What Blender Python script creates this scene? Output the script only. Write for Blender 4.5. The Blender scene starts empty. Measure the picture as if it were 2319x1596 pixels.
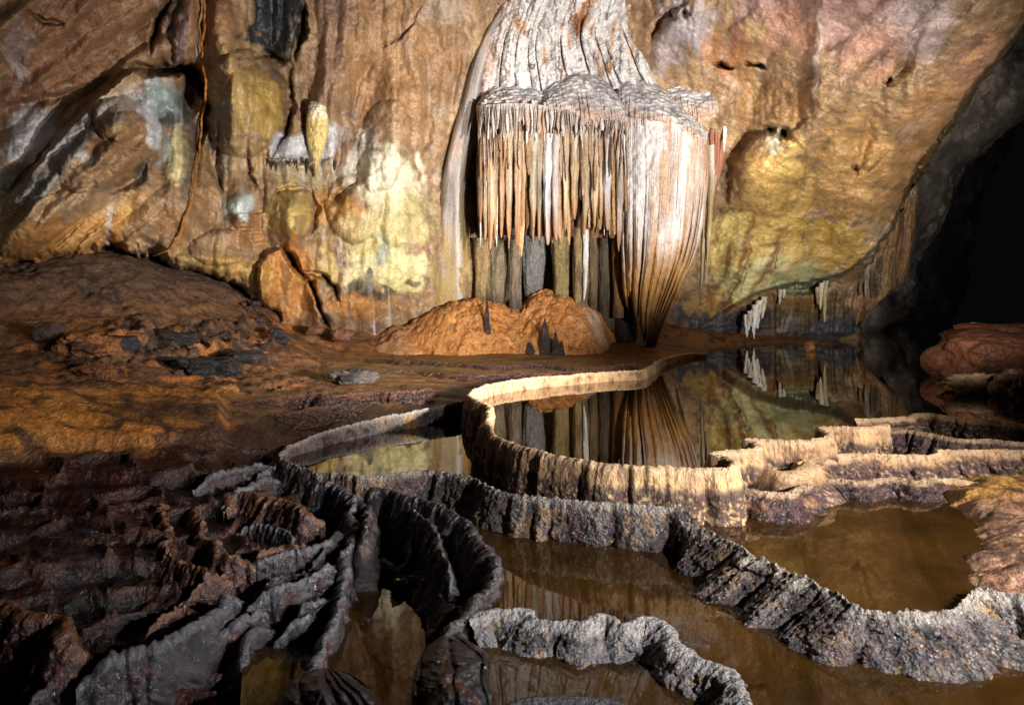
import bpy, math, random
import numpy as np

random.seed(7)
RNG = np.random.default_rng(7)
D = bpy.data
SC = bpy.context.scene
COL = SC.collection

# ------------------------------------------------------------------ camera frame used for laying out the survey points
F, CX, HY, CH = 1546.8, 1159.5, 679.4, 1.6      # focal, centre, horizon (survey pixels), eye height (m)

def at_depth(px, py, Y):
    px = np.asarray(px, float); py = np.asarray(py, float); Y = np.asarray(Y, float)
    return np.stack(np.broadcast_arrays((px - CX) / F * Y, Y, CH - (py - HY) / F * Y), -1)

def at_level(px, py, z):
    Y = F * (CH - np.asarray(z, float)) / (np.asarray(py, float) - HY)
    return np.stack(np.broadcast_arrays((np.asarray(px, float) - CX) / F * Y, Y, np.asarray(z, float)), -1)

def S(r, g, b):
    c = np.array([r, g, b], float) / 255.0
    return np.where(c <= 0.04045, c / 12.92, ((c + 0.055) / 1.055) ** 2.4)

# ------------------------------------------------------------------ noise
_perm = RNG.permutation(256).astype(np.int32)
_g = RNG.normal(size=(256, 3)); _g /= np.linalg.norm(_g, axis=1)[:, None]
_jit = RNG.random((256, 3))

def perlin(P):
    P = np.asarray(P, float)
    i = np.floor(P).astype(np.int32); f = P - i
    u = f * f * f * (f * (f * 6 - 15) + 10)
    out = 0
    X, Y, Z = i[..., 0], i[..., 1], i[..., 2]
    for dx in (0, 1):
        wx = u[..., 0] if dx else 1 - u[..., 0]
        a = _perm[(X + dx) & 255]
        for dy in (0, 1):
            wy = u[..., 1] if dy else 1 - u[..., 1]
            b = _perm[(a + Y + dy) & 255]
            for dz in (0, 1):
                wz = u[..., 2] if dz else 1 - u[..., 2]
                g = _g[_perm[(b + Z + dz) & 255]]
                out = out + wx * wy * wz * (g[..., 0] * (f[..., 0] - dx) + g[..., 1] * (f[..., 1] - dy) + g[..., 2] * (f[..., 2] - dz))
    return out * 1.5

def fbm(P, size=1.0, octv=4, gain=0.5, ridged=False, seed=0, stretch=(1, 1, 1)):
    Q = np.asarray(P, float) / size / np.array(stretch, float) + seed * 17.37
    a, s, tot = 1.0, 0.0, 0.0
    for o in range(octv):
        n = perlin(Q)
        if ridged:
            n = 1 - 2 * np.abs(n)
        s = s + a * n; tot += a
        a *= gain; Q = Q * 2.03 + 5.1
    return s / tot

def worley(P, size=1.0, seed=0, stretch=(1, 1, 1)):
    Q = np.asarray(P, float) / size / np.array(stretch, float) + seed * 11.3
    i = np.floor(Q).astype(np.int32); f = Q - i
    d1 = np.full(Q.shape[:-1], 9.0); d2 = d1.copy()
    for dx in (-1, 0, 1):
        for dy in (-1, 0, 1):
            for dz in (-1, 0, 1):
                h = _perm[(_perm[(_perm[(i[..., 0] + dx) & 255] + i[..., 1] + dy) & 255] + i[..., 2] + dz) & 255]
                j = _jit[h]
                d = np.sqrt((dx + j[..., 0] - f[..., 0]) ** 2 + (dy + j[..., 1] - f[..., 1]) ** 2 + (dz + j[..., 2] - f[..., 2]) ** 2)
                d2 = np.minimum(np.maximum(d, d1), d2); d1 = np.minimum(d, d1)
    return d1, d2

def sst(a, b, x):
    t = np.clip((x - a) / (b - a), 0, 1)
    return t * t * (3 - 2 * t)

def lerp(a, b, t):
    return a + (b - a) * t

def lobes(s, w, seed=0, p=0.5):
    """convex scallops with sharp creases between them along s"""
    r = np.random.default_rng(seed)
    lo, hi = float(np.min(s)) - 3 * w, float(np.max(s)) + 3 * w
    e = [lo]
    while e[-1] < hi:
        e.append(e[-1] + w * r.choice([r.uniform(.35, .7), r.uniform(.7, 1.2), r.uniform(1.2, 2.0)]))
    e = np.array(e); amp = r.uniform(0.55, 1.25, len(e))
    k = np.clip(np.searchsorted(e, s) - 1, 0, len(e) - 2)
    x = (s - e[k]) / (e[k + 1] - e[k]) * 2 - 1
    return np.clip(1 - x * x, 0, 1) ** p * amp[k]

def polyline_dist(PX, PY, pts):
    """distance to a polyline, signed side (positive = right of the walking direction on the picture), param 0..1"""
    pts = np.asarray(pts, float)
    best = np.full(PX.shape, 1e9); side = np.zeros(PX.shape); par = np.zeros(PX.shape)
    n = len(pts) - 1
    for k in range(n):
        a, b = pts[k], pts[k + 1]; d = b - a; L = d @ d
        t = np.clip(((PX - a[0]) * d[0] + (PY - a[1]) * d[1]) / L, 0, 1)
        qx, qy = PX - a[0] - t * d[0], PY - a[1] - t * d[1]
        dd = np.hypot(qx, qy)
        m = dd < best
        best = np.where(m, dd, best)
        side = np.where(m, np.sign(d[0] * qy - d[1] * qx), side)
        par = np.where(m, (k + t) / n, par)
    return best, side, par

def catmull(pts, n_per=16):
    P = np.asarray(pts, float)
    P = np.vstack([2 * P[0] - P[1], P, 2 * P[-1] - P[-2]])
    out = []
    t = np.linspace(0, 1, n_per, endpoint=False)[:, None]
    for k in range(1, len(P) - 2):
        p0, p1, p2, p3 = P[k - 1], P[k], P[k + 1], P[k + 2]
        out.append(0.5 * (2 * p1 + (p2 - p0) * t + (2 * p0 - 5 * p1 + 4 * p2 - p3) * t ** 2 + (3 * p1 - p0 - 3 * p2 + p3) * t ** 3))
    out.append(P[-2][None])
    return np.vstack(out)

def resample(P, ds):
    seg = np.linalg.norm(np.diff(P[:, :2], axis=0), axis=1)
    s = np.concatenate([[0], np.cumsum(seg)])
    n = max(4, int(s[-1] / ds))
    q = np.linspace(0, s[-1], n)
    return np.stack([np.interp(q, s, P[:, i]) for i in range(P.shape[1])], -1), q

class TPS:
    def __init__(self, xy, v, lam=0.0):
        self.c = np.asarray(xy, float); n = len(self.c)
        K = self.k(self.c, self.c) + lam * np.eye(n)
        Pm = np.hstack([np.ones((n, 1)), self.c])
        A = np.zeros((n + 3, n + 3)); A[:n, :n] = K; A[:n, n:] = Pm; A[n:, :n] = Pm.T
        self.w = np.linalg.solve(A, np.concatenate([np.asarray(v, float), np.zeros(3)]))
    def k(self, a, b):
        r2 = ((a[:, None, :] - b[None]) ** 2).sum(-1) + 1e-12
        return 0.5 * r2 * np.log(r2)
    def __call__(self, x, y):
        q = np.stack([np.ravel(x), np.ravel(y)], -1); o = np.empty(len(q))
        for i in range(0, len(q), 50000):
            qq = q[i:i + 50000]
            o[i:i + 50000] = self.k(qq, self.c) @ self.w[:-3] + np.hstack([np.ones((len(qq), 1)), qq]) @ self.w[-3:]
        return o.reshape(np.shape(x))

def in_poly(x, y, poly):
    poly = np.asarray(poly); r = np.zeros(np.shape(x), bool)
    n = len(poly); j = n - 1
    for i in range(n):
        xi, yi = poly[i, 0], poly[i, 1]; xj, yj = poly[j, 0], poly[j, 1]
        c = ((yi > y) != (yj > y)) & (x < (xj - xi) * (y - yi) / (yj - yi + 1e-12) + xi)
        r ^= c; j = i
    return r

# ------------------------------------------------------------------ mesh building
class MB:
    def __init__(self):
        self.v, self.f, self.c, self.n, self.w = [], [], [], 0, []
    def grid(self, P, C, wrap=False, wet=0.0):
        self.w.append(np.broadcast_to(wet, P.shape[:2]).ravel())
        nv, nu = P.shape[:2]
        idx = np.arange(nv * nu).reshape(nv, nu) + self.n
        if wrap:
            idx = np.hstack([idx, idx[:, :1]])
        q = np.stack([idx[:-1, :-1], idx[:-1, 1:], idx[1:, 1:], idx[1:, :-1]], -1).reshape(-1, 4)
        self.v.append(P.reshape(-1, 3)); self.f.append(q)
        C = np.broadcast_to(C, P.shape).reshape(-1, 3)
        self.c.append(C); self.n += nv * nu
        return self
    def build(self, name, mat, parent=None, base=None, smooth=True):
        V = np.vstack(self.v); Q = np.vstack(self.f); C = np.vstack(self.c)
        off = np.zeros(3)
        if base is not None:
            off = np.asarray(base, float)
        elif parent is not None:
            off = np.array(parent.location)
        V = V - off
        me = D.meshes.new(name)
        me.vertices.add(len(V)); me.vertices.foreach_set('co', V.astype(np.float32).ravel())
        me.loops.add(Q.size); me.loops.foreach_set('vertex_index', Q.astype(np.int32).ravel())
        me.polygons.add(len(Q))
        me.polygons.foreach_set('loop_start', np.arange(0, Q.size, 4, dtype=np.int32))
        me.polygons.foreach_set('loop_total', np.full(len(Q), 4, np.int32))
        me.polygons.foreach_set('use_smooth', np.full(len(Q), smooth))
        me.update(calc_edges=True); me.validate()
        a = me.color_attributes.new('rock_colour', 'FLOAT_COLOR', 'POINT')
        rgba = np.ones((len(V), 4), np.float32); rgba[:, :3] = np.clip(C, 0.002, 0.92)
        if len(a.data) == len(V):
            a.data.foreach_set('color', rgba.ravel())
        w = np.concatenate(self.w)
        if w.max() > 0:
            b = me.attributes.new('wetness', 'FLOAT', 'POINT'); b.data.foreach_set('value', w.astype(np.float32))
        me.materials.append(mat)
        o = D.objects.new(name, me); COL.objects.link(o)
        if parent is not None:
            o.parent = parent
        else:
            o.location = off
        return o

def tag(o, label=None, cat=None, group=None, kind=None):
    if label: o['label'] = label
    if cat: o['category'] = cat
    if group: o['group'] = group
    if kind: o['kind'] = kind
    return o

def empty(name, loc):
    o = D.objects.new(name, None); COL.objects.link(o); o.location = loc
    o.empty_display_size = 0.3
    return o

# ------------------------------------------------------------------ materials
def rock_mat(name, rough=0.6, rough_var=0.15, bump=0.35, scale=6.0, grain=60.0, vein=0.0, spec=0.4, var=0.35, stretch=(1, 1, 1), dist=0.06, nod=0.0):
    m = D.materials.new(name); m.use_nodes = True
    nt = m.node_tree; N = nt.nodes; L = nt.links; N.clear()
    out = N.new('ShaderNodeOutputMaterial'); bs = N.new('ShaderNodeBsdfPrincipled')
    L.new(bs.outputs[0], out.inputs[0])
    at = N.new('ShaderNodeAttribute'); at.attribute_name = 'rock_colour'
    tc = N.new('ShaderNodeTexCoord'); mp = N.new('ShaderNodeMapping')
    mp.inputs['Scale'].default_value = stretch
    L.new(tc.outputs['Object'], mp.inputs[0]); V = mp.outputs[0]
    def noise(sc, det, ro=0.6):
        n = N.new('ShaderNodeTexNoise'); n.inputs['Scale'].default_value = sc; n.inputs['Detail'].default_value = det
        n.inputs['Roughness'].default_value = ro; L.new(V, n.inputs['Vector']); return n.outputs['Fac']
    def math_(op, a, b):
        n = N.new('ShaderNodeMath'); n.operation = op
        for i, x in enumerate((a, b)):
            if isinstance(x, (int, float)): n.inputs[i].default_value = x
            else: L.new(x, n.inputs[i])
        return n.outputs[0]
    n1 = noise(scale, 6, 0.65); n2 = noise(grain, 4, 0.6); n3 = noise(scale * 0.35, 3)
    # colour variation
    k = math_('ADD', math_('MULTIPLY', math_('SUBTRACT', n1, 0.5), var * 2.6), math_('MULTIPLY', math_('SUBTRACT', n2, 0.5), var * 2.0))
    k = math_('ADD', k, math_('MULTIPLY', math_('SUBTRACT', n3, 0.5), var * 1.2))
    k = math_('ADD', k, 1.0)
    n4 = noise(grain * 2.2, 5, 0.7)
    sp = N.new('ShaderNodeMapRange'); sp.inputs[1].default_value = 0.36; sp.inputs[2].default_value = 0.64; sp.inputs[3].default_value = 1 - var * 1.1; sp.inputs[4].default_value = 1 + var * 0.8
    L.new(n4, sp.inputs[0]); k = math_('MULTIPLY', k, sp.outputs[0])
    if vein > 0:
        dn = N.new('ShaderNodeTexNoise'); dn.inputs['Scale'].default_value = scale * 1.3; dn.inputs['Detail'].default_value = 6; dn.inputs['Roughness'].default_value = 0.7
        L.new(V, dn.inputs['Vector'])
        vm = N.new('ShaderNodeVectorMath'); vm.operation = 'MULTIPLY_ADD'; L.new(dn.outputs['Color'], vm.inputs[0]); vm.inputs[1].default_value = (1.1 / scale,) * 3; L.new(V, vm.inputs[2])
        vo = N.new('ShaderNodeTexVoronoi'); vo.feature = 'DISTANCE_TO_EDGE'; vo.inputs['Scale'].default_value = scale * 0.8; L.new(vm.outputs[0], vo.inputs['Vector'])
        mr = N.new('ShaderNodeMapRange'); mr.inputs[1].default_value = 0.0; mr.inputs[2].default_value = 0.05
        mr.inputs[3].default_value = 1.0 - vein; mr.inputs[4].default_value = 1.0; L.new(vo.outputs['Distance'], mr.inputs[0])
        wn = N.new('ShaderNodeTexNoise'); wn.inputs['Scale'].default_value = scale * 1.1; wn.inputs['Detail'].default_value = 8; wn.inputs['Roughness'].default_value = 0.74; wn.inputs['Distortion'].default_value = 1.2; L.new(V, wn.inputs['Vector'])
        m2 = N.new('ShaderNodeMapRange'); m2.inputs[1].default_value = 0.0; m2.inputs[2].default_value = 0.012; m2.inputs[3].default_value = 1 - vein * 1.9; m2.inputs[4].default_value = 1.0
        L.new(math_('ABSOLUTE', math_('SUBTRACT', wn.outputs['Fac'], 0.52), 0.0), m2.inputs[0])
        m3 = N.new('ShaderNodeMapRange'); m3.inputs[1].default_value = 0.47; m3.inputs[2].default_value = 0.6; L.new(n3, m3.inputs[0])
        mk = math_('ADD', math_('MULTIPLY', math_('SUBTRACT', m2.outputs[0], 1.0), m3.outputs[0]), 1.0)
        veinf = math_('MULTIPLY', mr.outputs[0], mk)
        k = math_('MULTIPLY', k, veinf)
    mx = N.new('ShaderNodeVectorMath'); mx.operation = 'SCALE'
    L.new(at.outputs['Color'], mx.inputs[0]); L.new(k, mx.inputs['Scale'])
    L.new(mx.outputs[0], bs.inputs['Base Color'])
    # roughness
    rr = math_('ADD', math_('MULTIPLY', math_('SUBTRACT', n1, 0.5), rough_var * 3), rough)
    wa = N.new('ShaderNodeAttribute'); wa.attribute_name = 'wetness'
    rr = math_('MULTIPLY', rr, math_('SUBTRACT', 1.0, math_('MULTIPLY', wa.outputs['Fac'], 0.62)))
    L.new(rr, bs.inputs['Roughness'])
    bs.inputs['Specular IOR Level'].default_value = spec
    # bump
    h = math_('ADD', math_('MULTIPLY', n1, 0.8), math_('ADD', math_('MULTIPLY', n2, 0.45), math_('MULTIPLY', n4, 0.18)))
    if vein > 0:
        h = math_('ADD', h, math_('MULTIPLY', veinf, 0.25))
    if nod > 0:
        vd = N.new('ShaderNodeTexVoronoi'); vd.inputs['Scale'].default_value = grain * 0.55; L.new(V, vd.inputs['Vector'])
        vd2 = N.new('ShaderNodeTexVoronoi'); vd2.inputs['Scale'].default_value = grain * 0.22; L.new(V, vd2.inputs['Vector'])
        h = math_('SUBTRACT', h, math_('MULTIPLY', math_('ADD', vd.outputs['Distance'], math_('MULTIPLY', vd2.outputs['Distance'], 1.3)), nod))
    b = N.new('ShaderNodeBump'); b.inputs['Strength'].default_value = bump; b.inputs['Distance'].default_value = dist
    L.new(h, b.inputs['Height']); L.new(b.outputs[0], bs.inputs['Normal'])
    return m

M_WALL = rock_mat('cave_wall_rock', 0.5, 0.14, 0.42, 2.0, 11.0, 0.26, 0.38, 0.22, dist=0.09)
M_FLOW = rock_mat('flowstone', 0.5, 0.12, 0.5, 3.0, 22.0, 0.0, 0.35, 0.26, stretch=(1, 1, 0.45), dist=0.08)
M_BARK = rock_mat('rough_flowstone', 0.6, 0.12, 0.9, 4.0, 18.0, 0.3, 0.3, 0.35, stretch=(1, 1, 0.35), dist=0.1)
M_MUD = rock_mat('cave_mud', 0.55, 0.18, 0.8, 2.6, 15.0, 0.25, 0.4, 0.42, dist=0.09)
M_GOLD = rock_mat('golden_rimstone', 0.5, 0.15, 1.0, 14.0, 70.0, 0.0, 0.4, 0.32, stretch=(1, 1, .5), dist=0.04, nod=.28)
M_ROCKY = rock_mat('pitted_rock', 0.45, 0.15, 0.9, 7.0, 34.0, 0.2, 0.4, 0.4, dist=0.06)
M_GREY = rock_mat('grey_rimstone', 0.30, 0.2, 0.95, 14.0, 70.0, 0.0, 0.55, 0.5, dist=0.05, nod=.5)
M_BLACK = rock_mat('wet_black_rimstone', 0.17, 0.12, 0.8, 11.0, 60.0, 0.0, 0.9, 0.5, dist=0.035, nod=.25)
M_STONE = rock_mat('clay_coated_stone', 0.55, 0.15, 0.9, 5.0, 24.0, 0.3, 0.4, 0.5, dist=0.07, nod=.2)
M_DARKWALL = rock_mat('dark_passage_rock', 0.75, 0.1, 0.6, 0.9, 8.0, 0.3, 0.2, 0.4, dist=0.3)

def water_mat(name, tint, silt, murk, ior):
    m = D.materials.new(name); m.use_nodes = True
    nt = m.node_tree; N = nt.nodes; L = nt.links; N.clear()
    out = N.new('ShaderNodeOutputMaterial'); mix = N.new('ShaderNodeMixShader'); fr = N.new('ShaderNodeFresnel')
    tr = N.new('ShaderNodeBsdfTransparent'); gl = N.new('ShaderNodeBsdfGlossy')
    fr.inputs['IOR'].default_value = ior
    tr.inputs[0].default_value = (*tint, 1)
    gl.inputs['Color'].default_value = (1, 0.97, 0.92, 1); gl.inputs['Roughness'].default_value = 0.012
    nz = N.new('ShaderNodeTexNoise'); nz.inputs['Scale'].default_value = 2.2; nz.inputs['Detail'].default_value = 2
    bp = N.new('ShaderNodeBump'); bp.inputs['Strength'].default_value = 0.02; bp.inputs['Distance'].default_value = 0.02
    tc = N.new('ShaderNodeTexCoord'); L.new(tc.outputs['Object'], nz.inputs['Vector'])
    L.new(nz.outputs['Fac'], bp.inputs['Height']); L.new(bp.outputs[0], gl.inputs['Normal'])
    df = N.new('ShaderNodeBsdfDiffuse'); mm = N.new('ShaderNodeMixShader'); mm.inputs[0].default_value = murk
    n5 = N.new('ShaderNodeTexNoise'); n5.inputs['Scale'].default_value = 1.6; n5.inputs['Detail'].default_value = 5; L.new(tc.outputs['Object'], n5.inputs['Vector'])
    rp = N.new('ShaderNodeValToRGB'); rp.color_ramp.elements[0].position = .35; rp.color_ramp.elements[1].position = .68
    rp.color_ramp.elements[0].color = (*[c * .45 for c in silt], 1); rp.color_ramp.elements[1].color = (*silt, 1)
    L.new(n5.outputs['Fac'], rp.inputs[0]); L.new(rp.outputs[0], df.inputs[0])
    L.new(tr.outputs[0], mm.inputs[1]); L.new(df.outputs[0], mm.inputs[2])
    L.new(fr.outputs[0], mix.inputs[0]); L.new(mm.outputs[0], mix.inputs[1]); L.new(gl.outputs[0], mix.inputs[2])
    L.new(mix.outputs[0], out.inputs[0])
    return m

W_DEEP = water_mat('deep_pool_water', (0.42, 0.30, 0.14), S(70, 46, 20), .16, 1.52)
W_BROWN = water_mat('brown_pool_water', (0.88, 0.68, 0.40), S(134, 92, 40), .18, 1.32)

# ================================================================== CAVE WALL
def wall_axis(lo, hi, a, b, fine, coarse):
    left = np.arange(lo, a, coarse); mid = np.arange(a, b, fine); right = np.arange(b, hi + 1, coarse)
    return np.concatenate([left, mid, right])

def build_wall():
    xs = wall_axis(-900, 2560, -20, 2330, 2.4, 20)
    ys = wall_axis(-900, 840, -14, 800, 2.3, 20)
    PX, PY = np.meshgrid(xs, ys)
    ctrl = [(-700, -300, 11.5), (-700, 300, 12.0), (-700, 700, 12.5), (-100, -300, 13.5), (0, 0, 14.6), (0, 300, 15.6), (0, 560, 15.2), (0, 800, 17.0), (300, -300, 15.2), (300, 0, 17.0), (300, 300, 17.6),
            (300, 560, 16.9), (300, 800, 18.5), (650, -300, 16.2), (650, 0, 18.5), (650, 300, 19.6), (650, 600, 19.4), (650, 800, 20.8), (900, -300, 16.8), (900, 0, 19.2), (900, 300, 20.6), (900, 650, 21.2), (900, 820, 21.8),
            (1150, -300, 17.2), (1150, 0, 19.9), (1150, 400, 22.0), (1150, 700, 22.6), (1150, 830, 23), (1450, -300, 16.8), (1450, 0, 19.8), (1450, 400, 22.6), (1450, 760, 26.0),
            (1700, -300, 15.2), (1700, 0, 17.6), (1700, 300, 21.0), (1700, 600, 25.4), (1700, 770, 27.5), (1950, -300, 13.6), (1950, 0, 15.8), (1950, 300, 19.4), (1950, 600, 24.6), (1930, 770, 27.5),
            (2150, -300, 12.6), (2150, 0, 14.8), (2150, 300, 18.2), (2319, 0, 14.2), (2319, -400, 12.0), (-700, -900, 9), (300, -900, 10), (1150, -900, 11), (2000, -900, 10)]
    c = np.array(ctrl)
    base = TPS(c[:, :2] / 1000, c[:, 2], 1e-4)(PX / 1000, PY / 1000)
    W = at_depth(PX, PY, base)
    # warped picture-plane coordinates: features get irregular edges
    wx = fbm(W, 1.6, 4, seed=1) * 26; wy = fbm(W, 1.6, 4, seed=2) * 26
    QX, QY = PX + wx, PY + wy
    w2x = fbm(W, 0.5, 3, seed=5) * 9; w2y = fbm(W, 0.5, 3, seed=6) * 9
    RX, RY = PX + w2x, PY + w2y
    w3x = fbm(W, 0.16, 2, seed=13) * 4; w3y = fbm(W, 0.16, 2, seed=14) * 4
    RX, RY = RX + w3x, RY + w3y; BX, BY = RX + wx * .6, RY + wy * .6
    Dp = np.zeros_like(base)

    n_c = np.clip(fbm(W, .45, 3, seed=15) * 2, -.8, .8)
    def bulge(cx, cy, rx, ry, rot, h, crisp=False):
        nonlocal Dp
        a = math.radians(rot); u = (BX - cx) * math.cos(a) + (BY - cy) * math.sin(a); v = -(BX - cx) * math.sin(a) + (BY - cy) * math.cos(a)
        r2 = (u / rx) ** 2 + (v / ry) ** 2
        Dp = Dp - h * (np.sqrt(np.clip(1 - r2, 0, 1)) if crisp else np.exp(-r2 * 1.2))
    def crack(pts, w, d, taper=True):
        nonlocal Dp
        dd, _, t = polyline_dist(RX, RY, pts)
        k = np.clip(np.sin(np.pi * np.clip(t, 0.0, 1.0)), 0, 1) if taper else 1
        ww = w * (0.35 + .5 * k) * (1 + .6 * n_c)
        Dp = Dp + d * (k if taper else 1) * np.exp(-(dd / ww) ** 2)
    def step(pts, h, w, fall, sgn=1, fade=True):
        """rock on the sgn side stands proud of the other by h, fading with distance 'fall'"""
        nonlocal Dp
        dd, sd, t = polyline_dist(RX, RY, pts)
        s = dd * sd * sgn
        k = (np.sin(np.pi * np.clip(t, 0, 1)) ** 0.5 if fade else 1)
        k = k * np.exp(-np.maximum(dd - fall, 0) / 40) if fade else k
        Dp = Dp - h * k * sst(-w, w, s) * np.exp(-np.maximum(s, 0) / fall)
    # --- left wall
    step([(-60, 520), (60, 400), (150, 290), (225, 218), (300, 158), (395, 160), (448, 172)], 1.0, 7, 160, 1)
    crack([(290, 154), (350, 162), (410, 162), (448, 178), (462, 225)], 15, 3.4); bulge(436, 205, 22, 48, 5, -1.8)
    crack([(446, 165), (466, 220), (464, 290), (440, 350)], 12, 1.6)
    bulge(420, 220, 26, 55, 10, -0.8)
    bulge(556, 235, 96, 126, 5, 1.1, True); bulge(556, 225, 70, 100, 5, .6); bulge(610, 280, 34, 80, 10, .35); bulge(525, 290, 26, 90, 0, .35)
    bulge(520, 180, 60, 70, 0, 0.4)
    crack([(655, 140), (662, 230), (648, 310), (606, 372)], 8, 0.9)
    crack([(570, 128), (610, 122), (650, 140)], 8, 1.0)
    crack([(690, 0), (686, 70), (660, 140)], 9, 1.0)
    bulge(620, 40, 60, 110, 0, -0.7)
    crack([(396, -20), (352, 60), (340, 130)], 7, 0.8)
    bulge(430, 60, 38, 110, 5, 0.5); bulge(500, 70, 34, 100, -5, 0.6)
    crack([(0, 245), (110, 228), (210, 190)], 14, 0.35)
    bulge(90, 60, 130, 75, -20, 0.8); crack([(55, 20), (110, 50), (150, 56)], 7, 0.5)
    bulge(130, 180, 120, 60, -25, 0.5)
    bulge(250, 350, 150, 75, -40, 1.2); bulge(235, 345, 120, 62, -38, .5, True); bulge(105, 500, 130, 46, -34, .5, True); bulge(500, 560, 70, 44, 0, .5, True); bulge(800, 470, 60, 80, 0, .5, True); bulge(930, 560, 70, 110, 0, .5); bulge(870, 330, 60, 110, 12, .45, True); bulge(420, 90, 30, 100, 4, .5, True); bulge(505, 80, 34, 90, -4, .5, True); bulge(160, 330, 30, 130, 40, .35); bulge(110, 420, 24, 130, 38, .35); bulge(270, 270, 60, 50, -30, .7, True); bulge(335, 270, 24, 80, 5, .6); bulge(395, 370, 26, 110, 5, .6); bulge(430, 430, 20, 110, -8, .4); bulge(120, 470, 160, 55, -38, 0.8); bulge(60, 340, 90, 60, -30, 0.5)
    crack([(345, 350), (310, 400), (270, 425), (190, 450)], 14, 0.7)
    crack([(60, 400), (20, 450), (-30, 520)], 16, 0.5)
    crack([(260, 480), (200, 530), (150, 580)], 6, 0.25); crack([(210, 480), (150, 540), (110, 570)], 5, 0.22)
    bulge(340, 470, 60, 110, -15, 0.6)
    bulge(410, 480, 40, 110, -18, 0.4)
    crack([(470, 260), (480, 380), (510, 440)], 9, 0.5)
    crack([(500, 250), (490, 380), (515, 450)], 6, 0.4)
    bulge(590, 330, 45, 70, 5, 0.4)
    crack([(560, 330), (565, 400), (598, 430)], 5, 0.5)
    step([(600, 358), (650, 366), (700, 374), (770, 352)], 0.7, 5, 60, -1)
    bulge(650, 470, 52, 46, 0, .8); bulge(672, 500, 50, 56, 15, .8); bulge(640, 520, 30, 40, 0, .35); crack([(610, 440), (650, 428), (700, 430)], 7, .5); bulge(672, 520, 44, 30, 0, .3)
    crack([(700, 425), (716, 455), (712, 510), (690, 545)], 6, 0.7)
    bulge(538, 470, 34, 36, 20, 0.7); bulge(552, 505, 26, 22, 0, 0.5); bulge(505, 530, 60, 30, 0, 0.4)
    step([(520, 480), (600, 486), (606, 560)], 0.3, 5, 60, 1)
    for k in range(9):     # fretted clay shelf
        yy = 478 + k * 9
        crack([(520, yy + 6), (560, yy), (606, yy + 4)], 2.2, 0.12)
    bulge(770, 480, 40, 60, 15, 0.4); crack([(740, 455), (770, 445), (810, 400)], 10, 0.5)
    bulge(890, 500, 120, 200, 0, 1.0); bulge(920, 200, 100, 170, 12, .7); bulge(760, 220, 44, 150, 10, .5); bulge(860, 400, 70, 60, 20, 0.35)
    crack([(820, 240), (830, 330), (790, 420), (740, 470)], 16, 0.45)
    crack([(850, 130), (815, 180), (800, 260)], 12, 0.3)
    crack([(970, -20), (938, 55), (885, 102), (850, 112)], 3.5, 0.35)
    bulge(750, 160, 60, 200, 8, 0.5)
    crack([(700, 160), (690, 240), (705, 330)], 16, 0.4)
    crack([(985, 210), (960, 330), (930, 400)], 22, 0.3)
    # --- foot of the left wall: dark undercut
    crack([(-80, 640), (0, 618), (120, 604), (255, 582)], 20, 3.0, False)
    crack([(250, 584), (290, 594), (330, 602)], 26, 5.0, False)
    crack([(330, 602), (400, 618), (470, 632), (530, 652), (570, 690), (620, 720)], 13, 3.2, False)
    bulge(420, 590, 120, 30, 6, 0.8); bulge(560, 620, 80, 40, 20, 0.8)
    # orange slab wedged under the wall
    step([(585, 700), (586, 600), (610, 566), (640, 556), (664, 600), (700, 640), (730, 720)], 0.9, 6, 120, 1, False)
    crack([(630, 548), (655, 580), (668, 604), (700, 640)], 9, 2.4)
    crack([(700, 640), (722, 690), (740, 742)], 6, 1.6, False)
    crack([(680, 608), (730, 624), (756, 650), (766, 690)], 6, 1.1)
    bulge(735, 690, 28, 60, -15, 0.5); bulge(762, 672, 12, 14, 0, 0.4)
    bulge(800, 690, 45, 60, 0, 0.7)
    # --- right wall
    crack([(1612, 146), (1636, 142), (1662, 156)], 6, 1.6); crack([(1685, 142), (1702, 150), (1738, 156)], 6, 1.4)
    step([(1650, 480), (1652, 400), (1690, 340), (1722, 300), (1760, 308), (1800, 318), (1826, 350), (1822, 420)], 0.9, 6, 90, 1)
    bulge(1742, 300, 13, 10, 0, -1.6); bulge(1773, 306, 11, 9, 0, -1.6)
    bulge(1742, 400, 80, 96, 0, 0.35, True); bulge(1735, 470, 100, 150, 0, .6); bulge(1740, 420, 85, 120, 0, 0.4); bulge(1880, 250, 90, 150, 15, .9); bulge(1990, 330, 50, 140, 28, .5); bulge(1640, 590, 70, 90, 10, .6); bulge(1790, 380, 40, 70, 0, 0.4); bulge(1690, 400, 40, 60, 15, 0.4)
    crack([(1790, 300), (1808, 280), (1832, 258)], 7, 0.3)
    bulge(1855, 120, 30, 160, 4, 0.5); bulge(1700, 60, 70, 60, 0, 0.4)
    bulge(1545, 60, 70, 80, 20, 1.3); crack([(1470, 90), (1500, 40), (1560, 0)], 9, 0.6)
    for cx, cy in ((1521, 33), (1553, 27)): bulge(cx, cy, 8, 8, 0, -0.6)
    crack([(2010, 186), (2024, 176)], 5, 0.9); bulge(2013, 188, 6, 5, 0, -0.5); bulge(1940, 379, 6, 5, 0, -0.9); crack([(1938, 378), (1944, 400)], 3, 0.3)
    crack([(1975, 220), (1960, 330), (1930, 420)], 14, 0.35); crack([(2090, 60), (2040, 150), (2015, 200)], 16, 0.4)
    bulge(1905, 330, 60, 140, 20, 0.5); bulge(2050, 260, 50, 150, 28, 0.6); bulge(1960, 480, 60, 110, 30, 0.5)
    bulge(1700, 600, 60, 60, -20, 0.5); bulge(1780, 600, 70, 60, 20, 0.5); bulge(1850, 560, 80, 60, 20, 0.4)
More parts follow.
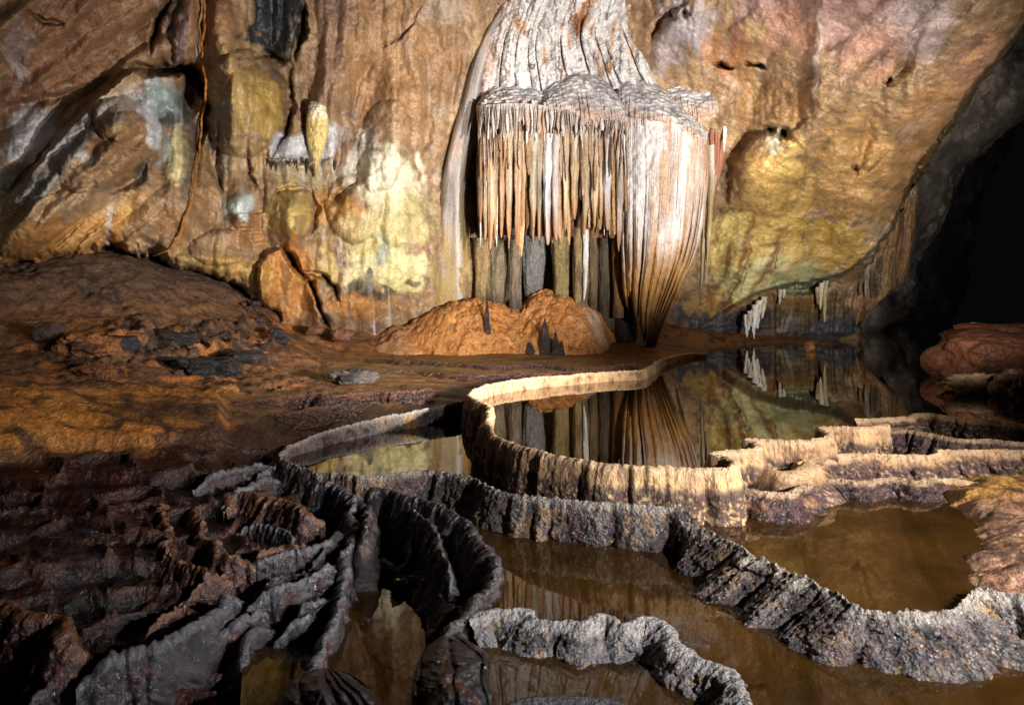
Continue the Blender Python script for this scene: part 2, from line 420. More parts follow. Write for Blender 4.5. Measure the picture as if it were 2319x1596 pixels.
    crack([(1700, 540), (1685, 600), (1640, 690)], 9, 0.3); crack([(1770, 540), (1750, 600), (1720, 650)], 7, 0.25)
    step([(1640, 705), (1700, 668), (1752, 650), (1830, 640), (1905, 622), (1940, 596), (1990, 560)], 1.6, 5, 90, -1, False)
    crack([(1752, 662), (1830, 654), (1900, 640)], 10, 1.1)
    step([(1560, 760), (1610, 740), (1660, 735), (1760, 748), (1960, 750)], 0.5, 8, 60, 1)
    # vertical dripstone ribbing below the ledge
    m = sst(640, 665, PY) * sst(1735, 1760, PX) * (1 - sst(1930, 1960, PX)) * (1 - sst(745, 765, PY))
    Dp = Dp - m * 0.35 * lobes(PX + wx * 0.5, 17, 5)
    # draped folds: rounded backs, sharp valleys; slanting on the left, vertical towards the drapery
    ca, sa = math.cos(math.radians(38)), math.sin(math.radians(38))
    fu = (PX * sa + PY * ca) + wx * 1.2; fv = PX * ca - PY * sa
    bd = np.abs(perlin(np.stack([fu / 95, fv / 520, base * 0 + 3.3], -1))) + .5 * np.abs(perlin(np.stack([fu / 44, fv / 300, base * 0 + 7.7], -1)))
    bv = np.abs(perlin(np.stack([(PX + wx * 1.2) / 70, PY / 560, base * 0 + 1.3], -1))) + .5 * np.abs(perlin(np.stack([(PX + wx) / 32, PY / 330, base * 0 + 9.1], -1)))
    br = np.abs(perlin(np.stack([(PX * .86 + PY * .5 + wx * 1.5) / 110, (PY * .86 - PX * .5) / 640, base * 0 + 5.3], -1)))
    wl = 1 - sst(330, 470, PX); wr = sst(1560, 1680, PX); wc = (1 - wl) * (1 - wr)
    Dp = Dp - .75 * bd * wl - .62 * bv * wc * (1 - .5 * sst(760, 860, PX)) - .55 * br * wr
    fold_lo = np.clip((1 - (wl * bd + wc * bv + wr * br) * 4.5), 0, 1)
    # gentle vertical run-off ribs
    ribs = fbm(np.stack([PX / 46 + wx / 60, PY / 420, base * 0], -1), 1, 3, seed=9)
    rm = sst(0.0, 0.5, fbm(W, 5, 2, seed=12) + 0.15)
    Dp = Dp + ribs * 0.28 * rm
    # broad and fine rock relief
    Dp = Dp + fbm(W, 3.6, 3, seed=3) * 1.05 + fbm(W, 1.1, 4, seed=4) * 0.20 + fbm(W, .45, 3, seed=16, stretch=(1, 1, 1.8)) * .05
    rg = fbm(W, 0.9, 4, ridged=True, seed=7)
    Dp = Dp - (rg - 0.35) * 0.08 + fbm(W, 0.22, 3, seed=8) * 0.055 + fbm(W, 0.09, 2, seed=17) * 0.025
    # right-hand edge: the rock turns away into the passage
    ey = np.array([-900, -200, 40, 150, 240, 300, 360, 440, 530, 590, 640, 700, 770, 840])
    ex = np.array([2900, 2520, 2330, 2238, 2176, 2132, 2092, 2046, 2004, 1968, 1952, 1946, 1940, 1930])
    edge = np.interp(PY, ey, ex) + wx * 1.1 + w2x * 1.2 + w3x
    over = np.maximum(PX - edge, 0)
    near = np.exp(-np.maximum(edge - PX, 0) / 60)
    Dp = Dp + near * 0.9
    PX2 = np.where(over > 0, edge + 14 * (1 - np.exp(-over / 60)), PX)
    Dp = Dp + np.where(over > 0, over * 0.05 + 2.0 * (1 - np.exp(-over / 25)), 0)
    V = at_depth(PX2, PY, np.maximum(base + Dp, 7.0))

    # --- mineral colours
    n1 = fbm(W, 2.2, 5, seed=21); n2 = fbm(W, 0.6, 4, seed=22); n3 = fbm(W, 5, 3, seed=23)
    C = np.zeros(V.shape) + S(156, 122, 86)
    def mixin(col, a):
        nonlocal C
        C = C + (np.asarray(col) - C) * np.clip(a, 0, 1)[..., None]
    mixin(S(196, 158, 112), sst(0.0, 0.5, n1 + n3 * 0.5)); mixin(S(116, 80, 50), sst(0.05, 0.6, -n1 + n2 * 0.5))
    mixin(S(158, 134, 118), sst(0.25, 0.6, n2 + n3 * 0.6) * 0.6)
    drip = fbm(np.stack([W[..., 0] / .35, W[..., 1] / 2, W[..., 2] / 1.9], -1), 1, 4, seed=26); crisp = fbm(W, .28, 4, seed=27)
    def blob(cx, cy, rx, ry, rot, col, a=0.8, soft=0.6, warp=1.0):
        r = math.radians(rot); X = PX + (wx * 1.6 + w2x * 1.2) * warp - cx; Y = PY + (wy * 1.6 + w2y * 1.2) * warp - cy
        u = X * math.cos(r) + Y * math.sin(r); v = -X * math.sin(r) + Y * math.cos(r)
        d = np.sqrt((u / rx) ** 2 + (v / ry) ** 2) + n2 * 0.55 + drip * .55 + crisp * .35
        mixin(col, a * (1 - sst(1 - soft * .55, 1 + soft * 0.2, d)))
    red, lilac, white, teal = S(128, 82, 54), S(168, 150, 146), S(214, 208, 200), S(84, 100, 102)
    ochre, gold, olive, yel = S(186, 130, 66), S(204, 154, 78), S(140, 106, 46), S(224, 208, 150)
    dark, slate = S(34, 34, 38), S(82, 84, 92)
    blob(140, 110, 260, 150, -15, red, 0.75); blob(20, 230, 80, 70, 0, S(96, 52, 32), 0.6)
    blob(40, 110, 40, 90, 0, lilac, 0.4); blob(60, 300, 100, 55, -20, S(176, 172, 170), 0.8); blob(70, 340, 70, 30, -10, white, 0.5); blob(240, 260, 150, 36, -28, lilac, 0.75)
    blob(30, 430, 60, 60, -40, S(128, 132, 124), 0.8); blob(110, 390, 90, 36, -50, S(150, 148, 138), 0.6)
    blob(280, 220, 60, 40, -40, S(196, 176, 136), 0.6); blob(338, 250, 24, 76, 6, S(196, 196, 198), 0.9); blob(372, 225, 42, 36, 0, S(150, 172, 166), 0.7); blob(392, 262, 44, 46, 20, S(58, 68, 70), 0.9)
    blob(320, 390, 46, 20, -55, S(70, 70, 66), 0.8); blob(360, 330, 30, 50, 0, S(128, 150, 146), 0.6)
    blob(398, 350, 30, 70, 8, S(222, 206, 146), 0.85, 0.4); blob(280, 350, 110, 60, -35, S(136, 96, 54), 0.5)
    blob(430, 340, 22, 110, 3, S(78, 70, 72), 0.6); blob(180, 540, 210, 50, -16, ochre, 0.9); blob(230, 500, 120, 40, -35, gold, 0.5); blob(60, 570, 110, 30, -8, S(150, 100, 40), 0.8)
    blob(330, 520, 60, 60, 0, S(146, 124, 96), 0.5); blob(400, 520, 50, 60, -15, S(138, 92, 44), 0.6)
    blob(410, 60, 24, 110, 5, S(110, 88, 92), 0.7); blob(450, 50, 26, 110, 3, S(160, 112, 76), 0.7); blob(510, 60, 40, 90, 0, S(176, 128, 86), 0.7); blob(390, 30, 20, 70, 10, dark, 0.6)
    blob(622, 46, 62, 74, 0, S(38, 42, 46), 0.97, 0.35); blob(600, 10, 30, 60, 0, S(44, 46, 52), 0.8); blob(650, 100, 34, 40, 0, S(46, 44, 40), 0.8)
    blob(560, 240, 90, 120, 5, S(164, 130, 66), 0.85); blob(610, 250, 40, 90, 5, S(178, 144, 66), 0.8); blob(540, 200, 14, 110, -8, S(198, 166, 98), 0.6, 0.8); blob(500, 300, 26, 110, 4, S(104, 96, 92), 0.7)
    blob(530, 330, 22, 40, 0, S(180, 150, 96), 0.5); blob(465, 420, 24, 110, -8, S(132, 92, 52), 0.6)
    blob(670, 330, 50, 36, -10, S(184, 182, 182), 0.85); blob(740, 300, 50, 36, 0, S(186, 170, 160), 0.6); blob(700, 390, 100, 30, 0, S(190, 176, 140), 0.6)
    blob(540, 470, 42, 42, 0, S(166, 172, 164), 0.85); blob(520, 500, 24, 14, 0, S(54, 58, 60), 0.7); blob(560, 520, 60, 50, 0, S(150, 100, 50), 0.7)
    blob(660, 480, 56, 62, 0, S(206, 172, 92), 0.9); blob(668, 515, 36, 20, 0, S(90, 78, 46), 0.5, .5, 1.5); blob(770, 480, 50, 60, 0, S(200, 142, 66), 0.8); blob(790, 520, 40, 60, 0, S(190, 170, 110), 0.6)
    blob(880, 410, 96, 90, 10, S(212, 198, 162), 0.9, 0.5); blob(820, 350, 40, 60, 30, S(200, 190, 176), 0.7); blob(900, 500, 100, 70, 0, S(196, 178, 120), 0.85); blob(850, 560, 60, 40, 0, S(206, 190, 120), 0.7)
    blob(880, 600, 110, 50, 0, yel, 0.95); blob(910, 640, 70, 34, 0, S(226, 210, 140), 0.9); blob(855, 560, 16, 50, 0, S(150, 156, 146), 0.7)
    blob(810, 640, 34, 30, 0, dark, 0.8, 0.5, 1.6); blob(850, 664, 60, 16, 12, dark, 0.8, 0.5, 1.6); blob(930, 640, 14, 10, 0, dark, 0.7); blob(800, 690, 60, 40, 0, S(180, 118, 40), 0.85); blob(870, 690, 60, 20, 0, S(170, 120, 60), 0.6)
    blob(650, 640, 80, 110, 0, S(190, 128, 58), 0.97, 0.35); blob(520, 610, 90, 34, 15, S(188, 146, 72), 0.8); blob(430, 590, 80, 20, 6, S(150, 124, 64), 0.6); blob(740, 600, 40, 40, 0, S(200, 170, 96), 0.8)
    blob(880, 120, 170, 140, 0, S(166, 122, 76), 0.75); blob(740, 90, 40, 160, 8, S(152, 118, 104), 0.5); blob(850, 200, 30, 80, 15, S(128, 84, 48), 0.6); blob(980, 200, 70, 110, 20, S(140, 98, 58), 0.5)
    blob(1010, 30, 60, 40, 0, S(176, 158, 140), 0.5); blob(985, 620, 40, 60, 0, S(186, 156, 96), 0.6); blob(1040, 620, 50, 70, 0, S(180, 150, 92), 0.7); blob(1000, 420, 40, 120, 8, S(150, 118, 84), 0.5)
    blob(70, 310, 80, 34, -15, S(200, 198, 198), .8); blob(340, 290, 20, 60, 4, S(214, 212, 214), .9); blob(376, 240, 30, 26, 0, S(164, 182, 178), .6); blob(250, 255, 90, 20, -30, S(190, 178, 172), .7); blob(160, 330, 24, 60, 40, S(186, 186, 182), .6); blob(665, 325, 44, 26, -15, S(212, 208, 212), .9); blob(745, 330, 12, 50, 10, S(206, 204, 204), .8); blob(880, 400, 80, 60, 10, S(222, 210, 180), .7); blob(545, 470, 26, 30, 0, S(190, 202, 196), .9); blob(90, 430, 20, 60, 35, S(158, 160, 150), .6)
    # shadow behind the drapery and in the gap left of it, painted dark
    blob(1240, 560, 180, 170, 0, S(78, 58, 44), 0.9); blob(1080, 440, 26, 130, 0, S(60, 44, 36), 0.9)
    # right wall
    blob(1545, 60, 75, 90, 15, S(196, 184, 184), 0.85); blob(1530, 130, 60, 40, 0, S(198, 176, 170), 0.8); blob(1460, 40, 30, 90, 0, S(170, 120, 84), 0.5); blob(1650, 120, 60, 70, 0, S(176, 118, 70), 0.75); blob(1700, 220, 46, 90, 0, S(166, 120, 66), 0.7)
    blob(1880, 40, 230, 90, 10, S(192, 150, 140), 0.85); blob(2080, 60, 80, 90, 30, S(170, 150, 152), 0.7); blob(1780, 60, 70, 60, 0, S(180, 122, 82), 0.6); blob(1980, 130, 80, 70, 0, S(190, 136, 104), 0.6)
    blob(1850, 130, 9, 110, 4, S(226, 200, 180), 0.7, 0.8, 0.3); blob(2200, 150, 100, 60, -52, S(178, 126, 96), 0.6, .9); blob(2080, 320, 60, 200, 32, S(184, 132, 80), 0.8, .9); blob(1920, 400, 120, 160, 15, S(196, 148, 84), 0.8, .9)  # first blob: highlight along the ridge, painted as a pale streak
    blob(1760, 240, 80, 60, 0, S(156, 112, 62), 0.6); blob(1745, 430, 90, 130, 0, S(208, 166, 88), 0.95); blob(1740, 325, 22, 26, 20, S(222, 214, 180), 0.85); blob(1790, 350, 30, 40, 0, S(204, 168, 92), 0.8); blob(1695, 365, 30, 30, 0, S(176, 132, 72), 0.7)
    blob(1650, 560, 60, 80, 0, S(222, 192, 110), 0.9); blob(1760, 560, 90, 60, 0, S(200, 166, 84), 0.8); blob(1660, 640, 60, 50, 0, S(230, 214, 140), 0.95); blob(1720, 620, 80, 50, -20, S(206, 196, 138), 0.8); blob(1820, 620, 90, 34, -12, S(168, 164, 110), 0.85)
    blob(1900, 560, 90, 70, 20, S(172, 136, 56), 0.85); blob(1830, 650, 80, 20, -8, S(140, 150, 120), 0.7); blob(1600, 690, 60, 40, 0, S(200, 160, 90), 0.8)
    for a in ([(1705, 490), (1690, 560), (1672, 620), (1640, 690)], [(1775, 520), (1758, 570), (1735, 620), (1700, 660)], [(1650, 560), (1640, 620), (1600, 690)]):
        dd, _, t = polyline_dist(PX + w2x * 2 + wx * 0.3, PY, a); mixin(S(128, 74, 34), 0.75 * np.exp(-(dd / 9) ** 2))
    blob(1610, 735, 100, 30, 14, slate, 0.95); blob(1700, 735, 80, 36, 0, S(66, 64, 66), 0.95); blob(1840, 720, 110, 50, 0, S(88, 72, 50), 0.85); blob(1880, 745, 120, 24, -10, slate, 0.95); blob(1800, 680, 60, 24, 0, S(150, 110, 50), 0.7)
    stv = fbm(np.stack([W[..., 0] / .22, W[..., 1] / 2, W[..., 2] / 2.6], -1), 1, 4, seed=24)
    mixin(C * .55, sst(.12, .5, stv) * .5 * sst(-.1, .4, n3 + .2)); mixin(C * .3 + S(214, 200, 180) * .7, sst(.2, .5, -stv) * .35)
    spk = fbm(W, .12, 3, seed=25); mixin(C * .55, sst(.15, .42, spk) * .3); mixin(C * .6 + S(220, 206, 186) * .4, sst(.18, .42, -spk) * .28)
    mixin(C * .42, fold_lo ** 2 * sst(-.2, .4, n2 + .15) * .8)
    # fine darker veining along relief
    mixin(C * 0.55, sst(0.55, 0.85, rg) * 0.5)
    stk = fbm(np.stack([W[..., 0] / .16, W[..., 1] / 2, W[..., 2] / 3.4], -1), 1, 3, seed=28); mixin(S(74, 58, 52), sst(.2, .42, stk) * sst(.05, .4, fbm(W, 2.4, 3, seed=29)) * .75); mixin(S(208, 202, 198), sst(.2, .42, -stk) * sst(.1, .45, -fbm(W, 2.4, 3, seed=29)) * .6)
    C = (C * .92 + .08 * C.mean(-1, keepdims=True)) * .93
    # darker mottling towards the foot
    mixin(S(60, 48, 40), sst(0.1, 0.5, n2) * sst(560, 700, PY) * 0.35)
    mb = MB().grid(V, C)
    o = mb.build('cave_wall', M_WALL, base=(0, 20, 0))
    tag(o, 'ochre and grey stained cave wall leaning over the pools', kind='structure')
    real = V[..., 1]
    def sample(px, py, r=5):
        px, py = np.atleast_1d(px), np.atleast_1d(py); o = []
        for a, b in zip(px, py):
            i, j = int(np.searchsorted(ys, b)), int(np.searchsorted(xs, a))
            o.append(real[max(i - r, 0):i + r + 1, max(j - r, 0):j + r + 1].min())
        return np.array(o)
    return sample

wall_depth = build_wall()

def build_far_walls():
    for name, Y0, ex, ey, col, seed in (
        ('far_cave_wall', 33.0, [2470, 2420, 2330, 2250, 2215, 2165, 2140, 2120, 2090, 2070, 2060, 2040, 1990, 1960], [-500, 60, 240, 300, 345, 380, 440, 480, 540, 580, 640, 690, 740, 800], S(124, 112, 104), 31),
        ('passage_wall', 46.0, [2420, 2300, 2230, 2200, 2180, 2165, 2160, 2150, 2120, 2100], [-500, 200, 400, 450, 500, 560, 620, 690, 740, 800], S(52, 51, 54), 37)):
        xs = np.arange(1780, 2520, 5.0); ys = np.concatenate([np.arange(-500, -20, 20.0), np.arange(-20, 800, 5.0)])
        PX, PY = np.meshgrid(xs, ys)
        W = at_depth(PX, PY, Y0 + PX * 0)
        wx = fbm(W, 3.5, 5, seed=seed, gain=.6) * 75
        edge = np.interp(PY, ey, ex) + wx
        over = np.maximum(PX - edge, 0)
        dep = Y0 - (700 - PY) * 0.009 + fbm(W, 4, 5, seed=seed + 1) * 2.2 + fbm(W, 0.8, 4, seed=seed + 2) * 0.4 - fbm(W, 2.2, 4, ridged=True, seed=seed + 5) * 0.7
        dep = dep + np.exp(-np.maximum(edge - PX, 0) / 50) * 2.0 + over * 0.05
        X2 = np.where(over > 0, edge + 10 * (1 - np.exp(-over / 50)), PX)
        C = col * (1 + 0.5 * fbm(W, 2.0, 4, seed=seed + 3))[..., None]
        k = sst(0.1, 0.5, fbm(W, 3.0, 4, seed=seed + 4))[..., None]
        C = C * (1 - k) + S(40, 38, 40) * k
        o = MB().grid(at_depth(X2, PY, dep), C).build(name, M_DARKWALL, base=(14, Y0, 0))
        tag(o, None, kind='structure')
build_far_walls()

# ================================================================== SURVEYED RIMS (picture x, picture y, height)
def R(pts, z=None):
    o = []; last = z
    for p in pts:
        if len(p) == 3: last = p[2]
        o.append((p[0], p[1], last))
    return o
RIM_A = R([(1600, 800, .12), (1560, 799, .15), (1500, 812, .18), (1458, 834, .2), (1380, 840), (1250, 850), (1140, 862), (1085, 876), (1062, 890, .18), (1082, 906, .17), (1108, 918, .16), (1102, 940, .15), (1106, 962, .14),
           (1122, 985, .13), (1162, 1004, .12), (1230, 1022), (1320, 1040), (1430, 1052), (1530, 1055), (1600, 1057), (1648, 1055), (1664, 1046), (1640, 1034), (1612, 1029), (1630, 1019), (1680, 1013), (1708, 1009), (1712, 1001), (1690, 996), (1706, 991), (1790, 993), (1850, 991), (1876, 984), (1870, 973), (1856, 968), (1880, 963), (1950, 965), (2014, 958)])
RIM_B = R([(1062, 905, -.02), (960, 925, -.05), (860, 945, -.08), (760, 968, -.1), (700, 988, -.12), (655, 1008, -.15), (634, 1024, -.16), (650, 1042, -.18), (690, 1058, -.2), (740, 1070), (850, 1074), (960, 1064), (1060, 1078), (1110, 1100),
           (1160, 1117), (1230, 1124), (1300, 1132), (1380, 1137), (1440, 1141), (1520, 1150, -.21), (1566, 1163, -.22)])
RIM_C = R([(1535, 1176, -.26), (1575, 1186, -.28), (1620, 1206, -.30), (1690, 1246), (1760, 1280), (1820, 1305), (1880, 1336), (1940, 1371), (1990, 1380), (2050, 1384), (2120, 1378), (2176, 1366), (2200, 1338), (2260, 1338), (2330, 1348), (2450, 1370)])
RIM_D1 = R([(1936, 947, .1), (2000, 945), (2060, 940), (2092, 934), (2160, 942), (2240, 950), (2319, 958), (2450, 970), (2620, 985)])
RIM_D3 = R([(2006, 972, .0), (2050, 972), (2110, 980), (2180, 990), (2250, 994), (2330, 1000), (2480, 1010)])
RIM_D2 = R([(1806, 1048, -.08), (1850, 1032), (1925, 1026), (2030, 1025), (2112, 1026), (2130, 1016, -.06), (2220, 1016), (2330, 1018), (2470, 1028)])
RIM_LIP = R([(1694, 1040, -.08), (1730, 1056), (1775, 1066), (1812, 1062), (1830, 1050), (1835, 1040)])
RIM_D4 = R([(2110, 1082, -.26), (2160, 1084), (2230, 1094), (2330, 1108), (2450, 1120)])
RIM_E = R([(1062, 1404, -.48), (1100, 1384), (1150, 1378), (1185, 1379), (1215, 1396), (1290, 1402), (1312, 1416), (1345, 1402), (1380, 1396), (1412, 1416), (1445, 1397), (1480, 1400), (1515, 1425), (1540, 1462), (1585, 1485), (1640, 1525), (1700, 1600), (1760, 1690)])
RIM_E2 = R([(1120, 1612, -.56), (1180, 1584), (1260, 1577), (1340, 1580), (1400, 1590), (1450, 1625)])
RIM_F1 = R([(690, 1088, -.3), (740, 1092), (800, 1096), (870, 1106), (960, 1130), (1030, 1157, -.33), (1062, 1190, -.36), (1095, 1225, -.38), (1118, 1275, -.41), (1112, 1330, -.44), (1065, 1388, -.47), (1010, 1434, -.5), (985, 1480, -.55)])
RIM_F2 = R([(765, 1268, -.68), (800, 1258), (860, 1266), (905, 1280), (925, 1255, -.62), (935, 1215, -.58), (945, 1178, -.52)])
RIM_F2B = R([(893, 1322, -.70), (910, 1305), (945, 1298, -.66), (985, 1312, -.62), (1010, 1345, -.6), (1040, 1385, -.56)])
RIM_F3 = R([(705, 1082, -.28), (775, 1104, -.3), (802, 1140, -.36), (796, 1200, -.42), (786, 1260, -.5), (780, 1300, -.56), (770, 1360, -.6), (745, 1420, -.65), (700, 1490, -.7), (665, 1560, -.75), (640, 1640, -.8)])

def world(rim):
    return np.array([at_level(*p) for p in rim])
def XY(px, py, z):
    return at_level(px, py, z)[:2]
wA, wB, wC, wD1, wD2, wE, wF1, wF2, wF2B, wF3 = [world(r)[:, :2] for r in (RIM_A, RIM_B, RIM_C, RIM_D1, RIM_D2, RIM_E, RIM_F1, RIM_F2, RIM_F2B, RIM_F3)]
def lvl(z, *pts):
    return np.array([XY(x, y, z) for x, y in pts])
POOLS = [
    ('reflecting_pool', 0.0, 0.55, np.vstack([wA, wD1[3:], np.array([[14, 9], [30, 30], [30, 48], [6, 48], [7, 30], [6, 24]])]), W_DEEP),
    ('shaded_pool', -0.30, 0.35, np.vstack([wB, wA[9:20][::-1]]), W_DEEP),
    ('amber_pool', -0.36, 0.10, np.vstack([wC, np.array([[6.0, 5.6]]), wD2[::-1], lvl(-.1, (1690, 1050), (1640, 1070)), wB[-1:]]), W_BROWN),
    ('brown_pool', -0.55, 0.10, np.vstack([wF1[6:12], wE, np.array([[2.6, 3.0], [4.6, 3.3]]), wC[::-1], wB[12:][::-1]]), W_BROWN),
    ('front_pool', -0.64, 0.10, np.vstack([wF1[10:], lvl(-.64, (1000, 1700), (1720, 1760)), wE[::-1]]), W_BROWN),
    ('hollow_pool', -0.72, 0.2, np.vstack([wF1[1:10], wF2B[::-1], wF2[:4][::-1]]), W_DEEP),
    ('still_pool', -0.80, 0.28, np.vstack([wF3[5:], lvl(-.8, (640, 1760), (1010, 1760), (1010, 1450)), wF1[-2:-1], wF2B[::-1], wF2[:4][::-1]]), W_BROWN),
    ('corner_pool', -0.84, 0.15, np.vstack([lvl(-.84, (556, 1436), (640, 1392), (700, 1420), (705, 1490), (670, 1600), (540, 1640))]), W_BROWN),
]

def build_pools():
    for name, z, dep, poly, mat in POOLS:
        me = D.meshes.new(name)
        c = poly.mean(0)
        me.from_pydata([(x - c[0], y - c[1], 0) for x, y in poly], [], [tuple(range(len(poly)))])
        me.update()
        if me.polygons[0].normal.z < 0:
            me.flip_normals()
        me.materials.append(mat)
        o = D.objects.new(name, me); COL.objects.link(o); o.location = (c[0], c[1], z)
        tag(o, None, kind='structure')
build_pools()

# ================================================================== GROUND
def build_ground():
    pts = []
    def dz(px, py, z): pts.append(at_level(px, py, z))
    def dy(px, py, Y): pts.append(at_depth(px, py, Y))
    for a in ((-600, 640, 11), (-100, 625, 13.6), (0, 622, 15.2), (150, 602, 16), (270, 588, 16.9), (400, 622, 17.8), (520, 660, 18.4), (620, 720, 19.4), (740, 742, 20.2), (-600, 560, 13), (200, 560, 18.5), (500, 620, 21), (-300, 800, 10),
              (0, 720, 13.2), (0, 800, 11.4), (200, 700, 14.6), (300, 760, 13.4), (450, 720, 16.0), (600, 770, 16.5), (200, 840, 11.2), (450, 830, 13.0), (620, 830, 14.2)): dy(*a)
    for a in ((740, 800, .16), (0, 902, .36), (120, 905, .33), (250, 908, .28), (400, 912, .22), (500, 925, .16), (480, 880, .2), (700, 880, .1), (0, 1000, .1), (0, 1035, -.02), (250, 1030, -.06), (450, 1000, -.04), (600, 975, -.04),
              (820, 800, .1), (900, 830, .04), (1000, 860, .02), (900, 900, .0), (1000, 885, .02), (700, 930, -.02), (850, 925, -.05), (1100, 806, .06), (1100, 830, .05), (1300, 802, .06), (1300, 830, .06), (1500, 797, .05), (1600, 776, .12), (1680, 768, .14), (1760, 772, .06), (1850, 778, .03), (1930, 776, .03),
              (1650, 745, .45), (1550, 736, .62), (1510, 728, .78), (1600, 752, .4), (0, 1100, -.25), (300, 1120, -.34), (560, 1085, -.36), (620, 1050, -.34), (450, 1060, -.2), (300, 1060, -.16), (0, 1350, -.52), (150, 1300, -.5), (300, 1250, -.5), (450, 1200, -.52), (600, 1150, -.5), (700, 1150, -.56), (600, 1250, -.66), (450, 1350, -.72), (250, 1420, -.78), (0, 1596, -1.0),
              (300, 1596, -.95), (560, 1596, -1.05), (620, 1450, -1.0), (700, 1350, -.95), (720, 1250, -.8), (800, 1596, -1.1), (850, 1400, -1.1), (1000, 1500, -1.0), (1100, 1596, -.9), (1400, 1596, -.85), (1800, 1596, -.8), (2100, 1650, -.75), (2250, 1590, -.66), (2319, 1560, -.6), (2450, 1600, -.6),
              (-300, 1100, -.1), (-300, 1300, -.3), (-300, 1596, -.8), (2319, 1150, -.27), (2260, 1180, -.31), (2319, 1300, -.29), (2240, 1300, -.36), (2180, 1250, -.42), (2150, 1180, -.42), (2450, 1200, -.24), (2450, 1320, -.26), (2319, 1000, -.2), (2200, 1030, -.26), (2480, 1060, -.2), (2180, 1120, -.26), (2319, 1070, -.27)): dz(*a)
    for a in ((2.5, 13, -.4), (4, 17, -.4), (6, 10, -.5), (8, 14, -.5), (9, 9, -.45), (12, 8, -.2), (12, 12, -.2), (12, 20, -.5), (18, 30, -.5), (12, 40, -.5), (0, 2, -1.0), (-2.5, 2.2, -1.0), (3, 2, -.9), (-6, 3, -.4), (6, 3, -.3), (-12, 8, 1.2), (-14, 14, 2.2), (0, 24, 1.0), (4, 27, 1.2), (-6, 24, 2.0), (-14, 20, 3), (8, 32, .5), (-10, 4, .4), (10, 4, .2)):
        pts.append(np.array(a, float))
    pts = np.array(pts)
    tps = TPS(pts[:, :2], pts[:, 2], 0.004)
    cx_ = np.concatenate([np.arange(-1500, -30, 22.0), np.arange(-30, 2350, 3.6), np.arange(2350, 3900, 22.0)])
    ys = np.concatenate([np.geomspace(2.0, 3.6, 24)[:-1], np.geomspace(3.6, 22, 520)[:-1], np.geomspace(22, 60, 60)])
    PXc, Yg = np.meshgrid(cx_, ys)
    Xg = (PXc - CX) / F * Yg
    z = tps(Xg, Yg)
    z = np.where(Yg > 29, np.minimum(z, -0.45), z)
    z = np.clip(z, -1.3, 4.5)
    P0 = np.stack([Xg, Yg, z], -1)
    Pw = np.stack([Xg, Yg, z * 0], -1)
    py0 = HY + (CH - z) / Yg * F
    # rock and clay relief
    n = fbm(Pw, 1.3, 5, seed=51); nf = fbm(Pw, 0.35, 4, seed=52); rg = fbm(Pw, 0.5, 4, ridged=True, seed=53)
    bank = sst(930, 860, py0) * sst(900, 700, PXc)                       # left bank
    left = sst(1000, 1060, py0) * sst(900, 640, PXc)                     # left foreground
    shelf = sst(870, 900, py0) * sst(1050, 1000, py0) * sst(560, 480, PXc)
    # contour terraces on the clay shelf and on the left foreground (micro-gours)
    def terr(zz, h, sh):
        k = zz / h + 0.6 * n; fl = np.floor(k); fr = k - fl
        return (fl + sst(1 - sh, 1, fr) - 0.6 * n) * h
    zt = terr(z + 0.05 * nf, 0.075, 0.35)
    kz = (z + .34 * n + .14 * nf) / .30; flz = np.floor(kz); zb2 = (flz + sst(.5, 1, kz - flz)) * .30 - .34 * n - .14 * nf
    z = lerp(z, zt, np.clip(left * 0.75, 0, 1)); z = lerp(z, zb2, bank * .5 * sst(-.05, .3, fbm(Pw, 1.6, 3, seed=38)))
    z = z + shelf * .05 * fbm(np.stack([Pw[..., 0] / 1.4, Pw[..., 1] / .14, n * 0], -1), 1, 3, seed=42)
    for yy, hh in ((925, .05), (948, .05), (972, .06)):
        z = z + shelf * hh * (.5 - sst(-5, 5, py0 - yy + 26 * n + 14 * nf)) * sst(-.25, .15, fbm(Pw, .9, 2, seed=44))
    w1, w2 = worley(Pw, 0.16, 3)
    def gours(size, seed, hgt):
        Q = (Pw + np.stack([fbm(Pw, .6, 2, seed=seed), fbm(Pw, .6, 2, seed=seed + 1), n * 0], -1) * .20 + np.stack([fbm(Pw, .16, 1, seed=seed + 2), fbm(Pw, .16, 1, seed=seed + 3), n * 0], -1) * .03)[..., :2] / (np.array([1.25, .8]) * size)
        i = np.floor(Q).astype(int); f = Q - i
        d1 = np.full(n.shape, 9.); d2 = d1.copy(); x1 = n * 0; y1 = n * 0; x2 = n * 0; y2 = n * 0
        for dx in (-1, 0, 1):
            for dy in (-1, 0, 1):
                h = _perm[(_perm[(i[..., 0] + dx + seed) & 255] + i[..., 1] + dy) & 255]; jx, jy = _jit[h, 0], _jit[h, 1]
                d = np.hypot(dx + jx - f[..., 0], dy + jy - f[..., 1]); m = d < d1; m2 = (~m) & (d < d2)
                cxw, cyw = (i[..., 0] + dx + jx) * size * 1.25, (i[..., 1] + dy + jy) * size * .8
                x2 = np.where(m, x1, np.where(m2, cxw, x2)); y2 = np.where(m, y1, np.where(m2, cyw, y2)); d2 = np.where(m, d1, np.where(m2, d, d2))
                x1 = np.where(m, cxw, x1); y1 = np.where(m, cyw, y1); d1 = np.where(m, d, d1)
        za, zb = np.clip(tps(x1, y1), z - .14, z + .12), np.clip(tps(x2, y2), z - .14, z + .12); e = d2 - d1
        zf = lerp(.5 * (za + zb), za, sst(0, .22, e))
        return zf - .02, np.exp(-(e / .12) ** 1.6) * hgt * (1 + .9 * nf), e
    g1z, g1r, g1e = gours(.46, 41, .085); g2z, g2r, g2e = gours(.17, 47, .03)
    zg = g1z + g1r + g2r * sst(.1, .4, n + nf) + .25 * (z - g1z) + .02 * rg * nf
